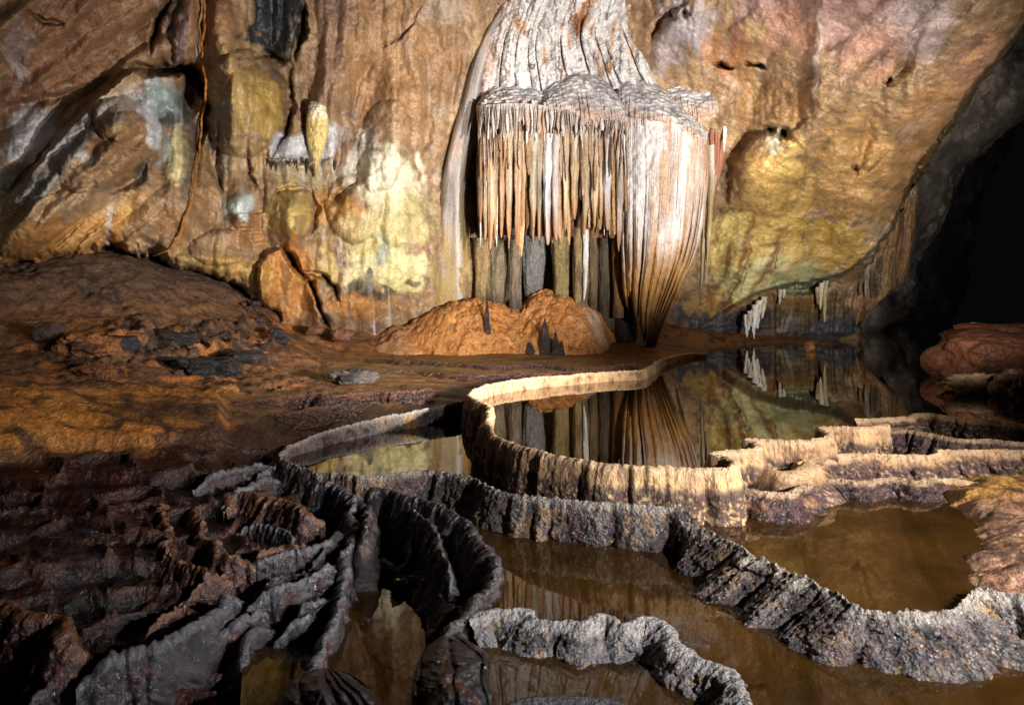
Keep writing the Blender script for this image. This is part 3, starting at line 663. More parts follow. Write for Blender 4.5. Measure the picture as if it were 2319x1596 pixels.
    z = lerp(z, zg, left * .95)
    z = z + bank * (0.12 * n + 0.09 * nf + .05 * (rg - .4) + .05 * fbm(Pw, .12, 4, seed=49) * sst(0, .4, n))
    z = z + shelf * (0.02 * nf + 0.02 * n)
    rub = sst(0.08, 0.4, fbm(Pw, 1.8, 3, seed=55) + 0.8 * np.exp(-(((PXc - 430) / 210) ** 2 + ((py0 - 775) / 75) ** 2)) - 0.16) * bank
    c1, c2 = worley(P0 + 0.1 * nf[..., None], 0.42, 6)
    z = z + rub * (0.26 * (0.55 - c1) + 0.14 * rg * nf + .10 * (w2 - w1 - .3))
    flat = (1 - bank) * (1 - left)
    z = z + .13 * (1 - sst(1004, 1014, py0 + 10 * n)) * sst(905, 925, py0 + 10 * n) * sst(520, 490, PXc + 20 * n) * (py0 < 1100)
    z = z + flat * (0.03 * n + 0.03 * nf + .05 * fbm(np.stack([Pw[..., 0] / 2.0, Pw[..., 1] / .5, n * 0], -1), 1, 4, ridged=True, seed=40) * (Pw[..., 1] < 19))
    fan = sst(2130, 2240, PXc) * sst(1110, 1150, py0)
    z = z + fan * (0.02 * rg + 0.02 * nf + 0.03 * n)
    z = z + 0.010 * fbm(Pw, 0.07, 3, seed=57)
    # basins
    wob = 0.02 * nf
    for name, lv, dep, poly, mat in POOLS:
        ins = in_poly(Xg + wob, Yg + wob, poly)
        if name == 'reflecting_pool':
            ins &= ~((Yg > 17) & (Xg < 12))
            z = np.where(ins, np.minimum(z, lv - dep + 0.1 * n), z)
        elif name in ('amber_pool',):
            bed = lv - dep + 0.05 * n + 0.02 * nf + 0.03 * rg
            z = np.where(ins, lerp(bed, np.maximum(z, bed), sst(2070, 2250, PXc + 70 * nf + 50 * n)), z)
        else:
            z = np.where(ins, lv - dep + 0.05 * n + 0.025 * nf, z)
    P = np.stack([Xg, Yg, z], -1)
    # colours
    n2 = fbm(P, 0.8, 4, seed=58); n3 = fbm(P, 0.25, 3, seed=59)
    C = np.zeros(P.shape) + S(128, 84, 46)
    def mix(col, a):
        nonlocal C
        C = C + (np.asarray(col) - C) * np.clip(a, 0, 1)[..., None]
    mix(S(172, 116, 58), sst(0.0, 0.5, n)); mix(S(84, 50, 32), sst(0.1, 0.5, -n2))
    mix(S(122, 88, 60), bank * 0.6); mix(S(134, 82, 44), bank * sst(0.05, 0.4, n2) * 0.9); mix(S(92, 76, 66), bank * sst(730, 640, py0) * 0.7)
    mix(S(40, 38, 40), np.clip(rub * (0.45 + 1.4 * n2 + 0.6 * (c1 - 0.4)), 0, 1) * 0.95)
    mix(S(58, 44, 40), bank * sst(0.15, 0.45, n3) * 0.6)
    mix(S(60, 40, 34), bank * sst(0.66, 0.85, rg) * 0.8); mix(S(32, 28, 29), np.clip(rub * 1.2, 0, 1) * sst(.0, .22, fbm(Pw, .3, 5, seed=39, gain=.65) + .1 * nf) * .92); crm = fbm(Pw, .13, 4, seed=48); mix(S(36, 28, 26), bank * sst(.16, .34, crm + .2 * n) * (.3 + .6 * rub)); mix(S(176, 112, 58), bank * sst(.12, .35, n2 - .25 * n) * sst(690, 760, py0) * .75)
    mix(S(196, 126, 54), np.clip(shelf * (0.75 + 0.5 * n2), 0, 1)); lay = fbm(np.stack([Pw[..., 0] / 1.6, Pw[..., 1] / .16, n], -1), 1, 4, seed=43); mix(S(104, 64, 36), shelf * sst(0.12, 0.35, lay) * 0.8); mix(S(214, 150, 78), shelf * sst(.1, .35, -lay) * .6)
    lf = left
    mix(S(96, 70, 62), lf * 0)
    mix(S(30, 17, 15), lf * 0.97); mix(S(86, 40, 22), lf * sst(0.0, 0.4, n2) * .8); mix(S(30, 24, 26), lf * sst(0.0, 0.4, n3 - n2)); mix(S(58, 33, 30), lf * sst(0.2, 0.5, n3) * 0.6); mix(S(74, 46, 38), lf * sst(.45, 1.0, g1r / .085) * .6); mix(S(24, 18, 19), lf * sst(.25, .5, g1e) * .5)
    mix(S(140, 110, 60), sst(860, 840, py0) * flat * sst(700, 760, PXc) * sst(800, 815, py0) * 0.8)
    mix(S(178, 118, 66), np.exp(-(((PXc - 1600) / 160) ** 2 + ((py0 - 760) / 26) ** 2)) * 0.95)
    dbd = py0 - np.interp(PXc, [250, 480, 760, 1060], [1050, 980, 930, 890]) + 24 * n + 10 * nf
    mix(S(46, 24, 17), sst(-6, 12, dbd) * sst(1085, 1060, PXc) * sst(1090, 1060, py0) * .93)  # shadow below the clay shelf, painted as a dark red ground band
    mix(S(58, 34, 24), np.exp(-(((PXc - 960) / 110) ** 2 + ((py0 - 896) / 14) ** 2)) * .9)
    mix(S(52, 38, 30), flat * sst(.1, .3, fbm(np.stack([Pw[..., 0] / 2.4, Pw[..., 1] / .5, n * 0], -1), 1, 4, seed=41)) * sst(1010, 960, py0) * .75)
    mix(S(60, 42, 36), flat * sst(0.62, 0.8, fbm(Pw * np.array([1, 2.2, 1]), 0.9, 4, ridged=True, seed=60)) * 0.85)
    fanc = sst(2100, 2180, PXc + 40 * nf) * sst(1110, 1150, py0)
    for name, lv, dep, poly, mat in POOLS:
        ins = in_poly(Xg, Yg, poly).astype(float)
        if name == 'reflecting_pool':
            mix(S(74, 52, 26), ins * (z < 0.0))
        else:
            mix(S(182, 134, 70), ins * 0.95); mix(S(96, 70, 38), ins * sst(0.0, 0.35, n2) * 0.85); mix(S(56, 42, 28), ins * sst(0.12, 0.3, n3) * 0.8); mix(S(50, 38, 26), ins * sst(.2, .34, fbm(P, .06, 3, seed=46)) * .7)
    mix(S(132, 96, 78), fanc * .9); mix(S(76, 52, 44), fanc * sst(.05, .25, n3) * .85); mix(S(196, 158, 120), fanc * sst(.15, .35, fbm(P, .1, 3, seed=45)) * .7)
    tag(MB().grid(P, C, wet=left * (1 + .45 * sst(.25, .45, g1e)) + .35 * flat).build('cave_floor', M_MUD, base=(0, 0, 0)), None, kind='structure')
    return tps
ground_z = build_ground()

# ================================================================== RIMSTONE DAMS
PAL = {
    'gold': dict(lip=S(206, 172, 134), face=S(188, 148, 110), low=S(58, 42, 48), mot=S(224, 186, 130), dk=S(112, 74, 54), cut=0.62),
    'tan': dict(lip=S(206, 172, 132), face=S(188, 146, 106), low=S(66, 44, 48), mot=S(196, 164, 132), dk=S(86, 62, 56), cut=0.22),
    'grey': dict(lip=S(156, 146, 136), face=S(98, 90, 89), low=S(96, 80, 62), mot=S(164, 126, 84), dk=S(30, 25, 29), cut=0.8, tint=S(74, 46, 50)),
    'pale': dict(lip=S(176, 170, 166), face=S(132, 128, 128), low=S(150, 122, 90), mot=S(196, 150, 96), dk=S(52, 46, 46), cut=0.75),
    'purple': dict(lip=S(196, 164, 130), face=S(84, 60, 62), low=S(58, 40, 44), mot=S(168, 128, 96), dk=S(36, 28, 32), cut=0.6),
    'black': dict(lip=S(70, 66, 70), face=S(28, 25, 28), low=S(22, 18, 20), mot=S(80, 38, 24), tint=S(60, 28, 20), dk=S(16, 14, 16), cut=0.8),
    'slate': dict(lip=S(92, 90, 95), face=S(48, 46, 51), low=S(26, 20, 22), mot=S(78, 38, 28), tint=S(66, 32, 24), dk=S(20, 17, 19), cut=0.55),
    'red': dict(lip=S(104, 68, 50), face=S(64, 38, 32), low=S(34, 22, 21), mot=S(132, 80, 44), dk=S(28, 20, 22), cut=0.7),
}

def dam(name, label, rim, out_h, in_h, run, thick, pal, mat, lobe_w=0.3, lobe_a=0.08, flute_w=0.07, flute_a=0.014, meander=0.03, jag=0.012,
        grain=0.012, strata=0.004, seed=1, ds=0.014, rows=44, teeth=0.0, belly=0.6, cut=None, taper=0.0, fdec=8.0, group='rimstone dams around the cave pools'):
    W = np.array([at_level(*p) for p in rim])
    Pc = catmull(W, 20)
    Pc, s = resample(Pc, ds)
    n_ = len(s)
    k = max(3, int(0.10 / ds)) | 1
    ker = np.hanning(k + 2)[1:-1]; ker /= ker.sum()
    Pp = np.pad(Pc, ((k // 2, k // 2), (0, 0)), mode='edge')
    Ps = np.stack([np.convolve(Pp[:, i], ker, 'valid') for i in range(3)], -1)
    T = np.gradient(Ps[:, :2], axis=0); T /= np.linalg.norm(T, axis=1)[:, None] + 1e-9
    k2 = max(5, int(0.28 / ds)) | 1
    ker2 = np.hanning(k2 + 2)[1:-1]; ker2 /= ker2.sum()
    Tp = np.pad(T, ((k2 // 2, k2 // 2), (0, 0)), mode='edge')
    Tm = np.stack([np.convolve(Tp[:, i], ker2, 'valid') for i in range(2)], -1); Tm /= np.linalg.norm(Tm, axis=1)[:, None] + 1e-9
    Nn = np.stack([Tm[:, 1], -Tm[:, 0]], -1)                       # outward (downstream) side
    line = np.stack([s, np.full(n_, seed * 7.1), np.zeros(n_)], -1)
    cen = meander * fbm(line, 0.32, 3, seed=seed) * 1.6 + jag * fbm(line, 0.045, 2, seed=seed + 1)
    zr = Ps[:, 2] + 0.022 * fbm(line, 0.5, 3, seed=seed + 2) + (0.010 + teeth) * fbm(line, 0.05, 3, seed=seed + 3) + teeth * 0.9 * (lobes(s, 0.055, seed + 90) - 0.6)
    ends = np.minimum(sst(0, 0.12, s), sst(0, 0.12, s[-1] - s))
    if taper > 0: zr = zr - taper * (1 - np.minimum(sst(0, .22, s), sst(0, .22, s[-1] - s)))
    tk = thick * np.clip(1 + 1.1 * fbm(line, .22, 3, seed=seed + 6), .35, 2.2); fa = np.clip(.55 + 1.6 * fbm(line, .35, 2, seed=seed + 9), .05, 1.6)
    # profile rows: inner wall, crest, outer wall
    prof = []
    for t in np.linspace(1, 0, 16)[:-1]: prof.append((-1, t))
    for t in np.linspace(-1, 1, 7): prof.append((0, t))
    for t in np.linspace(0, 1, rows)[1:]: prof.append((1, t))
    LB = lobes(s, lobe_w, seed + 40)
    V = np.zeros((len(prof), n_, 3)); tt = np.zeros((len(prof), n_)); lobv = np.zeros_like(tt)
    for r, (kind, t) in enumerate(prof):
        if kind == 0:
            off = tk / 2 * t * (0.6 + 0.4 * abs(t)); zz = zr - 0.02 * t * t - (0.25 * thick * (1 + t) * 0.3); tv = 0.0 * s
        elif kind == -1:
            off = -tk / 2 - 0.05 * t - 0.15 * in_h * t * t; zz = zr - 0.02 - in_h * t; tv = np.full(n_, -t)
        else:
            sw = s + 0.08 * t * fbm(np.stack([s, np.full(n_, t), np.zeros(n_)], -1), 0.3, 2, seed=seed + 5)
            lb = lobes(sw, lobe_w, seed + 40); lobv[r] = lb
            pr = run * (t ** 1.25 * (1 - belly) + belly * math.sin(t * math.pi * 0.5))
            off = tk / 2 + pr + .10 * max(0, (t - .62) / .38) ** 2 + lobe_a * (lb - 0.5) * min(1, 0.25 + t * 1.8) * (1 - 0.55 * max(0, t - 0.75) / 0.25)
            zz = zr - 0.02 - thick * 0.15 - out_h * t; tv = np.full(n_, t)
        fl = lobes(s + 0.02 * (t if kind else 0) * np.sin(s * 9), flute_w, seed + 60) - 0.6
        off = off + flute_a * fa * fl * (np.exp(-abs(t) * fdec) if kind else 0.8 * (1 if t > 0 else 0.5))
        off = off * (0.35 + 0.65 * ends)
        V[r, :, 0] = Ps[:, 0] + Nn[:, 0] * (off + cen); V[r, :, 1] = Ps[:, 1] + Nn[:, 1] * (off + cen); V[r, :, 2] = zz
        tt[r] = tv
    # grain, nodules and fine horizontal growth lines
    g1 = fbm(V, 0.10, 3, seed=seed + 7); g2 = fbm(V, 0.03, 3, seed=seed + 8); w1, w2 = worley(V, 0.035, seed + 2)
    st = np.sin((V[..., 2] + 0.012 * g1) * 2 * math.pi / 0.022)
    d = grain * (g1 * 1.6 + g2 * 0.7) + grain * 0.7 * (0.5 - w1) + strata * st
    d = d * np.clip(0.35 + np.abs(tt) * 2.5, 0, 1)
    V[..., 0] += Nn[None, :, 0] * d * np.sign(tt + 1e-6); V[..., 1] += Nn[None, :, 1] * d * np.sign(tt + 1e-6); V[..., 2] += 0.5 * grain * g2
    p = dict(PAL[pal])
    if cut: p['cut'] = cut
    n1 = fbm(V, 0.45, 4, seed=seed + 11); n2 = fbm(V, 0.12, 4, seed=seed + 12)
    C = np.zeros(V.shape) + p['face']
    def mix(col, a):
        nonlocal C
        C = C + (np.asarray(col) - C) * np.clip(a, 0, 1)[..., None]
    mix(p['mot'], sst(0.08, 0.42, n1 + 0.5 * n2) * 0.85)
    mix(p['dk'], sst(0.1, 0.45, -n1 + 0.6 * n2) * 0.8)
    mix(p['dk'], sst(0.12, 0.3, n2) * 0.5)
    mix(p.get('tint', p['dk']), sst(.1, .3, fbm(V, .3, 4, seed=seed + 15)) * .6)
    mix(p['mot'], sst(.16, .3, fbm(V, .05, 3, seed=seed + 16)) * .45)
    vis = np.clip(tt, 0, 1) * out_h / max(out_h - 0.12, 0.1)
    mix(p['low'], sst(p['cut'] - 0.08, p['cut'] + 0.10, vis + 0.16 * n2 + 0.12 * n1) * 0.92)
    gr = fbm(V, .035, 2, seed=seed + 14); lowm = sst(p['cut'], p['cut'] + .15, vis); mix(p['mot'], lowm * sst(.12, .3, gr + .3 * n2) * .75); mix(p['dk'], lowm * sst(.1, .3, -gr) * .7)
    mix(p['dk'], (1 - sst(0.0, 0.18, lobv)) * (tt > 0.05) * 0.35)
    mix(p['lip'], np.exp(-(np.maximum(np.abs(tt) - 0.01, 0) / 0.05) ** 2) * (0.75 + 0.6 * n2))
    base = V.reshape(-1, 3).mean(0); base[2] = V[..., 2].min()
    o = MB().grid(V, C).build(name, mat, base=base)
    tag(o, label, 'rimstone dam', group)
    return o

dam('rimstone_dam', 'tall golden tan dam curving round the near side of the reflecting pool', RIM_A, .62, .42, .07, .075, 'gold', M_GOLD, .30, .10, .085, .034, .03, .016, .015, .002, 3, ds=.014, teeth=.014, cut=.34, fdec=2.5)
dam('rimstone_dam', 'long banded grey dam in front of the golden one, dropping into the brown pool', RIM_B, .62, .42, .15, .04, 'grey', M_GREY, .34, .14, .075, .042, .045, .014, .028, .005, 5, teeth=.014)
dam('rimstone_dam', 'massive grey dam with pillowy flanks and a toothed rim holding the amber pool', RIM_C, .46, .3, .46, .04, 'grey', M_GREY, .55, .28, .065, .04, .05, .012, .036, .005, 12, ds=.011, rows=64, teeth=.02, belly=.75)
dam('rimstone_dam', 'tan rim at far right edging the reflecting pool, highest of the stepped dams', RIM_D1, .34, .42, .16, .05, 'tan', M_GOLD, .3, .11, .08, .018, .06, .012, .022, .004, 11)
dam('rimstone_dam', 'narrow purple brown step just below the highest tan rim at right', RIM_D3, .30, .15, .2, .05, 'purple', M_GOLD, .22, .12, .08, .016, .06, .01, .024, .004, 13)
dam('rimstone_dam', 'bright knobbly stepped dam with dark purple foot behind the amber pool', RIM_D2, .44, .2, .40, .06, 'tan', M_GOLD, .24, .14, .10, .03, .05, .01, .030, .003, 15, belly=.35)
RIM_D6 = R([(1838, 1092, -.2), (1880, 1082), (1950, 1086), (2020, 1080), (2090, 1086), (2122, 1072)])
dam('rimstone_dam', 'dark purple lower tier under the bright knobbly dam, at the amber pool edge', RIM_D6, .3, .12, .26, .07, 'purple', M_GREY, .22, .12, .08, .02, .05, .012, .036, .003, 16, belly=.4)
RIM_D7 = R([(1672, 1096, -.14), (1700, 1106), (1750, 1112), (1800, 1108), (1836, 1092)])
dam('rimstone_dam', 'dark red pitted tier under the protruding tan lip', RIM_D7, .36, .12, .26, .07, 'purple', M_GREY, .22, .12, .08, .02, .05, .012, .036, .003, 18, belly=.4)
dam('rimstone_dam', 'short protruding tan lip with dark red foot beside the golden dam corner', RIM_LIP, .48, .15, .46, .14, 'tan', M_GOLD, .26, .12, .10, .01, .02, .01, .016, .002, 17)
dam('rimstone_dam', 'lowest tan step at right edge above the muddy slope', RIM_D4, .22, .1, .14, .08, 'tan', M_GOLD, .25, .07, .10, .016, .03, .01, .016, .004, 19)
dam('rimstone_dam', 'low pale lobed dam winding between the brown pool and the front pool', RIM_E, .34, .24, .17, .11, 'pale', M_GREY, .28, .16, .09, .014, .05, .012, .032, .003, 21, ds=.010, rows=50, belly=.85)
dam('rimstone_dam', 'pale grey rim crossing the bottom edge of the front pool', RIM_E2, .4, .3, .08, .10, 'slate', M_GREY, .2, .05, .06, .02, .02, .01, .012, .005, 23, ds=.010)
BL = dict(mat=M_BLACK, ds=.011, rows=50, teeth=.022)
dam('rimstone_dam', 'jagged wet black dam bending round the dark hollow left of the brown pool', RIM_F1, .62, .3, .16, .07, 'black', lobe_w=.26, lobe_a=.13, flute_w=.07, flute_a=.03, meander=.07, jag=.03, grain=.016, strata=.006, seed=25, **BL)
dam('rimstone_dam', 'thin reddish black lip closing the dark hollow pool', RIM_F2, .35, .2, .10, .06, 'black', lobe_w=.2, lobe_a=.06, flute_w=.06, flute_a=.02, meander=.05, jag=.02, grain=.014, strata=.005, seed=27, **BL)
dam('rimstone_dam', 'lumpy black ruffled dam inside the dark hollow', RIM_F2B, .40, .2, .16, .08, 'black', lobe_w=.18, lobe_a=.12, flute_w=.06, flute_a=.02, meander=.06, jag=.02, grain=.02, strata=.008, seed=29, **BL)
dam('rimstone_dam', 'ragged slate coloured dam running down the left side of the still pool', RIM_F3, .5, .5, .10, .06, 'slate', lobe_w=.22, lobe_a=.08, flute_w=.06, flute_a=.025, meander=.09, jag=.03, grain=.014, strata=.006, seed=31, **BL)
def rib(label, pts, pal, out_h=.4, in_h=.25, run=.08, thick=.05, seed=1, lobe=.08, **k):
    a = dict(lobe_w=.2, lobe_a=lobe, flute_w=.06, flute_a=.03, meander=.07, jag=.03, grain=.026, strata=.006, seed=seed)
    a.update(BL); a['taper'] = .12; a.update(k)
    dam('rimstone_rib', label, R(pts), out_h, in_h, run, thick, pal, group='small rimstone ribs in the dark left foreground', **a)
rib('slanting slate rib, upper of the pair reaching the ragged slate dam', [(528, 1275, -.52), (600, 1264), (680, 1242, -.48), (750, 1208, -.44), (798, 1180, -.40)], 'slate', seed=41, run=.05)
rib('short black rib between two slanting slate ribs', [(560, 1312, -.58), (640, 1300), (710, 1290, -.56), (775, 1262, -.52)], 'black', seed=43)
rib('broad slate rib with bright wet glints beside the still pool', [(540, 1360, -.6), (590, 1334, -.58), (650, 1322), (710, 1302, -.56), (778, 1280, -.54)], 'slate', seed=45, out_h=.45)
rib('large pale slate wedge at bottom left', [(170, 1520, -.62), (230, 1490, -.6), (320, 1468), (400, 1440, -.58), (470, 1396), (515, 1345, -.56), (560, 1318)], 'slate', seed=47, out_h=.55, run=.12, thick=.07)
rib('black glinting rib just right of the large slate wedge', [(470, 1420, -.64), (520, 1405), (570, 1380), (620, 1346, -.62)], 'slate', seed=49, out_h=.5)
rib('black rib along the left of the small corner pool', [(545, 1480, -.72), (560, 1440), (600, 1408, -.7), (650, 1398)], 'black', seed=51, out_h=.5)
rib('thin slate rib below the shaded pool corner', [(430, 1082, -.2), (500, 1066), (560, 1052), (628, 1040, -.2)], 'slate', seed=53, run=.04, in_h=.15)
rib('grey slanting rib above the ridged golden tongue', [(500, 1122, -.28), (545, 1108), (590, 1086), (640, 1062, -.24)], 'slate', seed=55, run=.05, in_h=.15)
rib('ridged tongue with golden tip in the dark terraces', [(500, 1130, -.3), (530, 1112), (580, 1114), (630, 1126), (690, 1146), (735, 1142)], 'red', seed=57, run=.14, thick=.08, flute_w=.05, flute_a=.03)
rib('winding dark red rim enclosing the small left hollow', [(396, 1124, -.36), (370, 1150), (380, 1190, -.42), (372, 1230), (410, 1262, -.48), (470, 1286), (530, 1280)], 'red', seed=59, run=.1)
rib('dark red rim curling inside the small left hollow', [(450, 1128, -.38), (440, 1165), (452, 1200, -.44), (480, 1232), (520, 1250), (585, 1246)], 'red', seed=61)
rib('small reddish lip with a bright wet crest beside the curling rim', [(540, 1254, -.5), (590, 1244), (640, 1236), (690, 1232), (740, 1214, -.48)], 'red', seed=63, run=.06)
rib('short pale lip above the bright wet crest', [(520, 1190, -.48), (560, 1184), (610, 1190), (650, 1204), (640, 1222)], 'slate', seed=65, run=.05)
rib('smooth pale ridge at the left edge above the black pit', [(-60, 1330, -.5), (0, 1352), (60, 1376), (130, 1394), (160, 1420), (215, 1432)], 'red', seed=67, run=.12, thick=.08, strata=.001, teeth=0, jag=.005)
rib('crumbly dark red rim along the upper left terraces', [(190, 1212, -.44), (240, 1180), (300, 1150, -.4), (350, 1128), (410, 1104, -.34)], 'red', seed=69, run=.1)
rib('lowest black rib in the bottom left corner', [(20, 1596, -.72), (80, 1560), (130, 1530), (180, 1548)], 'black', seed=71, out_h=.4)
for i, (lab, pts, pal) in enumerate((
    ('thin saw edged slate rib just above the broad glinting slate rib', [(560, 1338, -.56), (620, 1322), (668, 1314), (720, 1288, -.52), (775, 1252, -.48)], 'slate'),
    ('short saw edged black rib nearest the ragged slate dam', [(690, 1262, -.5), (730, 1246), (762, 1228), (800, 1222, -.46)], 'black'),
    ('black rib stepping down beside the still pool', [(650, 1384, -.62), (690, 1362), (722, 1350), (762, 1318, -.58)], 'black'),
    ('low slate rib leading into the small corner pool', [(620, 1420, -.68), (660, 1402), (700, 1384), (748, 1352, -.62)], 'slate'),
    ('red black rib between the curling rim and the slate wedge', [(400, 1340, -.56), (450, 1322), (500, 1300), (545, 1294, -.52)], 'red'),
    ('thin red black rib lowest above the large slate wedge', [(300, 1420, -.62), (360, 1392), (420, 1362), (470, 1350, -.56)], 'red'),
    ('slender pale rib touching the near corner of the shaded pool', [(560, 1076, -.26), (600, 1064), (630, 1052), (650, 1060, -.26)], 'slate'),
    ('red black rib crossing the terraces left of the winding rim', [(250, 1262, -.48), (300, 1236), (340, 1206), (372, 1196, -.42)], 'red'),
    ('black jagged rib inside the dark hollow left side', [(812, 1120, -.36), (830, 1160), (822, 1204), (840, 1244, -.6)], 'black'),
    ('black jagged rib inside the dark hollow right side', [(930, 1140, -.38), (962, 1180), (1000, 1224), (1020, 1280), (1046, 1330, -.52)], 'black'))):
    rib(lab, pts, pal, seed=101 + 4 * i, run=.07, lobe=.09, jag=.035, thick=.035)
# small block and threads of rimstone on the far mud flat
dam('rimstone_dam', 'ridged purple brown dam below the clay shelf at left', R([(478, 936, .17), (520, 914, .2), (600, 900), (680, 893, .18), (760, 892), (850, 885, .14), (930, 884), (985, 876, .1)]), .24, .1, .34, .06, 'red', M_GREY, .17, .14, .07, .04, .10, .02, .03, .02, 75, ds=.018, taper=.12)
dam('rimstone_dam', 'low crumbled purple step under the ridged purple brown dam', R([(540, 950, .1), (600, 936, .12), (660, 930), (730, 918, .1), (800, 914, .06)]), .16, .1, .24, .06, 'red', M_GREY, .15, .12, .07, .03, .10, .02, .03, .02, 76, ds=.018, taper=.14)
dam('rimstone_dam', 'thin dark rim thread crossing the far mud flat nearest the stalagmites', R([(880, 810, .17), (1000, 818, .17), (1120, 826), (1220, 822), (1330, 830), (1440, 820)]), .16, .1, .16, .10, 'red', M_GREY, .25, .08, .1, .02, .08, .02, .02, .003, 77, ds=.03, rows=16)
dam('rimstone_dam', 'thin dark rim thread in front of the tan mud pan', R([(800, 846, .14), (930, 836), (1040, 846, .15), (1150, 843), (1260, 841), (1380, 832)]), .16, .1, .16, .10, 'red', M_GREY, .25, .08, .1, .02, .08, .02, .02, .003, 79, ds=.03, rows=16)

# ================================================================== FLOWSTONE DRAPERY
def edge_interp(pts, v):
    p = np.asarray(pts, float); k = np.linspace(0, 1, len(p))
    return np.stack([np.interp(v, k, p[:, 0]), np.interp(v, k, p[:, 1])], -1)

def smooth_edge(pts):
    return catmull(pts, 10)

def patch(left, right, depth, nu, nv, belly, disp, colf, urange=(0, 1), power=0.5):
    """surface strung between a left and a right edge; bellies towards the viewer and folds back at both edges"""
    u = np.linspace(urange[0], urange[1], nu); v = np.linspace(0, 1, nv)
    th = u * math.pi; uu = 0.5 - 0.5 * np.cos(th) * (1 - 0.35 * np.sin(th) ** 2) if power == 0.5 else u
    Lp, Rp = edge_interp(smooth_edge(left), v), edge_interp(smooth_edge(right), v)
    PX = Lp[:, None, 0] * (1 - uu) + Rp[:, None, 0] * uu
    PY = Lp[:, None, 1] * (1 - uu) + Rp[:, None, 1] * uu
    U, Vv = np.meshgrid(uu, v)
    prof = np.clip(1 - (2 * U - 1) ** 2, 0, 1) ** power
    Y0 = depth(U, Vv)
    W = at_depth(PX, PY, Y0)
    Y = Y0 - belly(Vv) * prof - disp(U, Vv, W)
    V = at_depth(PX, PY, Y)
    return V, colf(U, Vv, V)

def mixc(C, col, a):
    return C + (np.asarray(col) - C) * np.clip(a, 0, 1)[..., None]

WHITE, CREAM, PINK, TAN, OCH, BRN, DK = S(222, 216, 210), S(212, 190, 152), S(190, 160, 148), S(176, 136, 88), S(186, 122, 50), S(112, 74, 44), S(44, 34, 30)
drap = empty('flowstone_drapery', (1.9, 20.5, 0.0))
tag(drap, 'huge white and tan flowstone drapery with a curtain of hanging stalactites', 'flowstone')

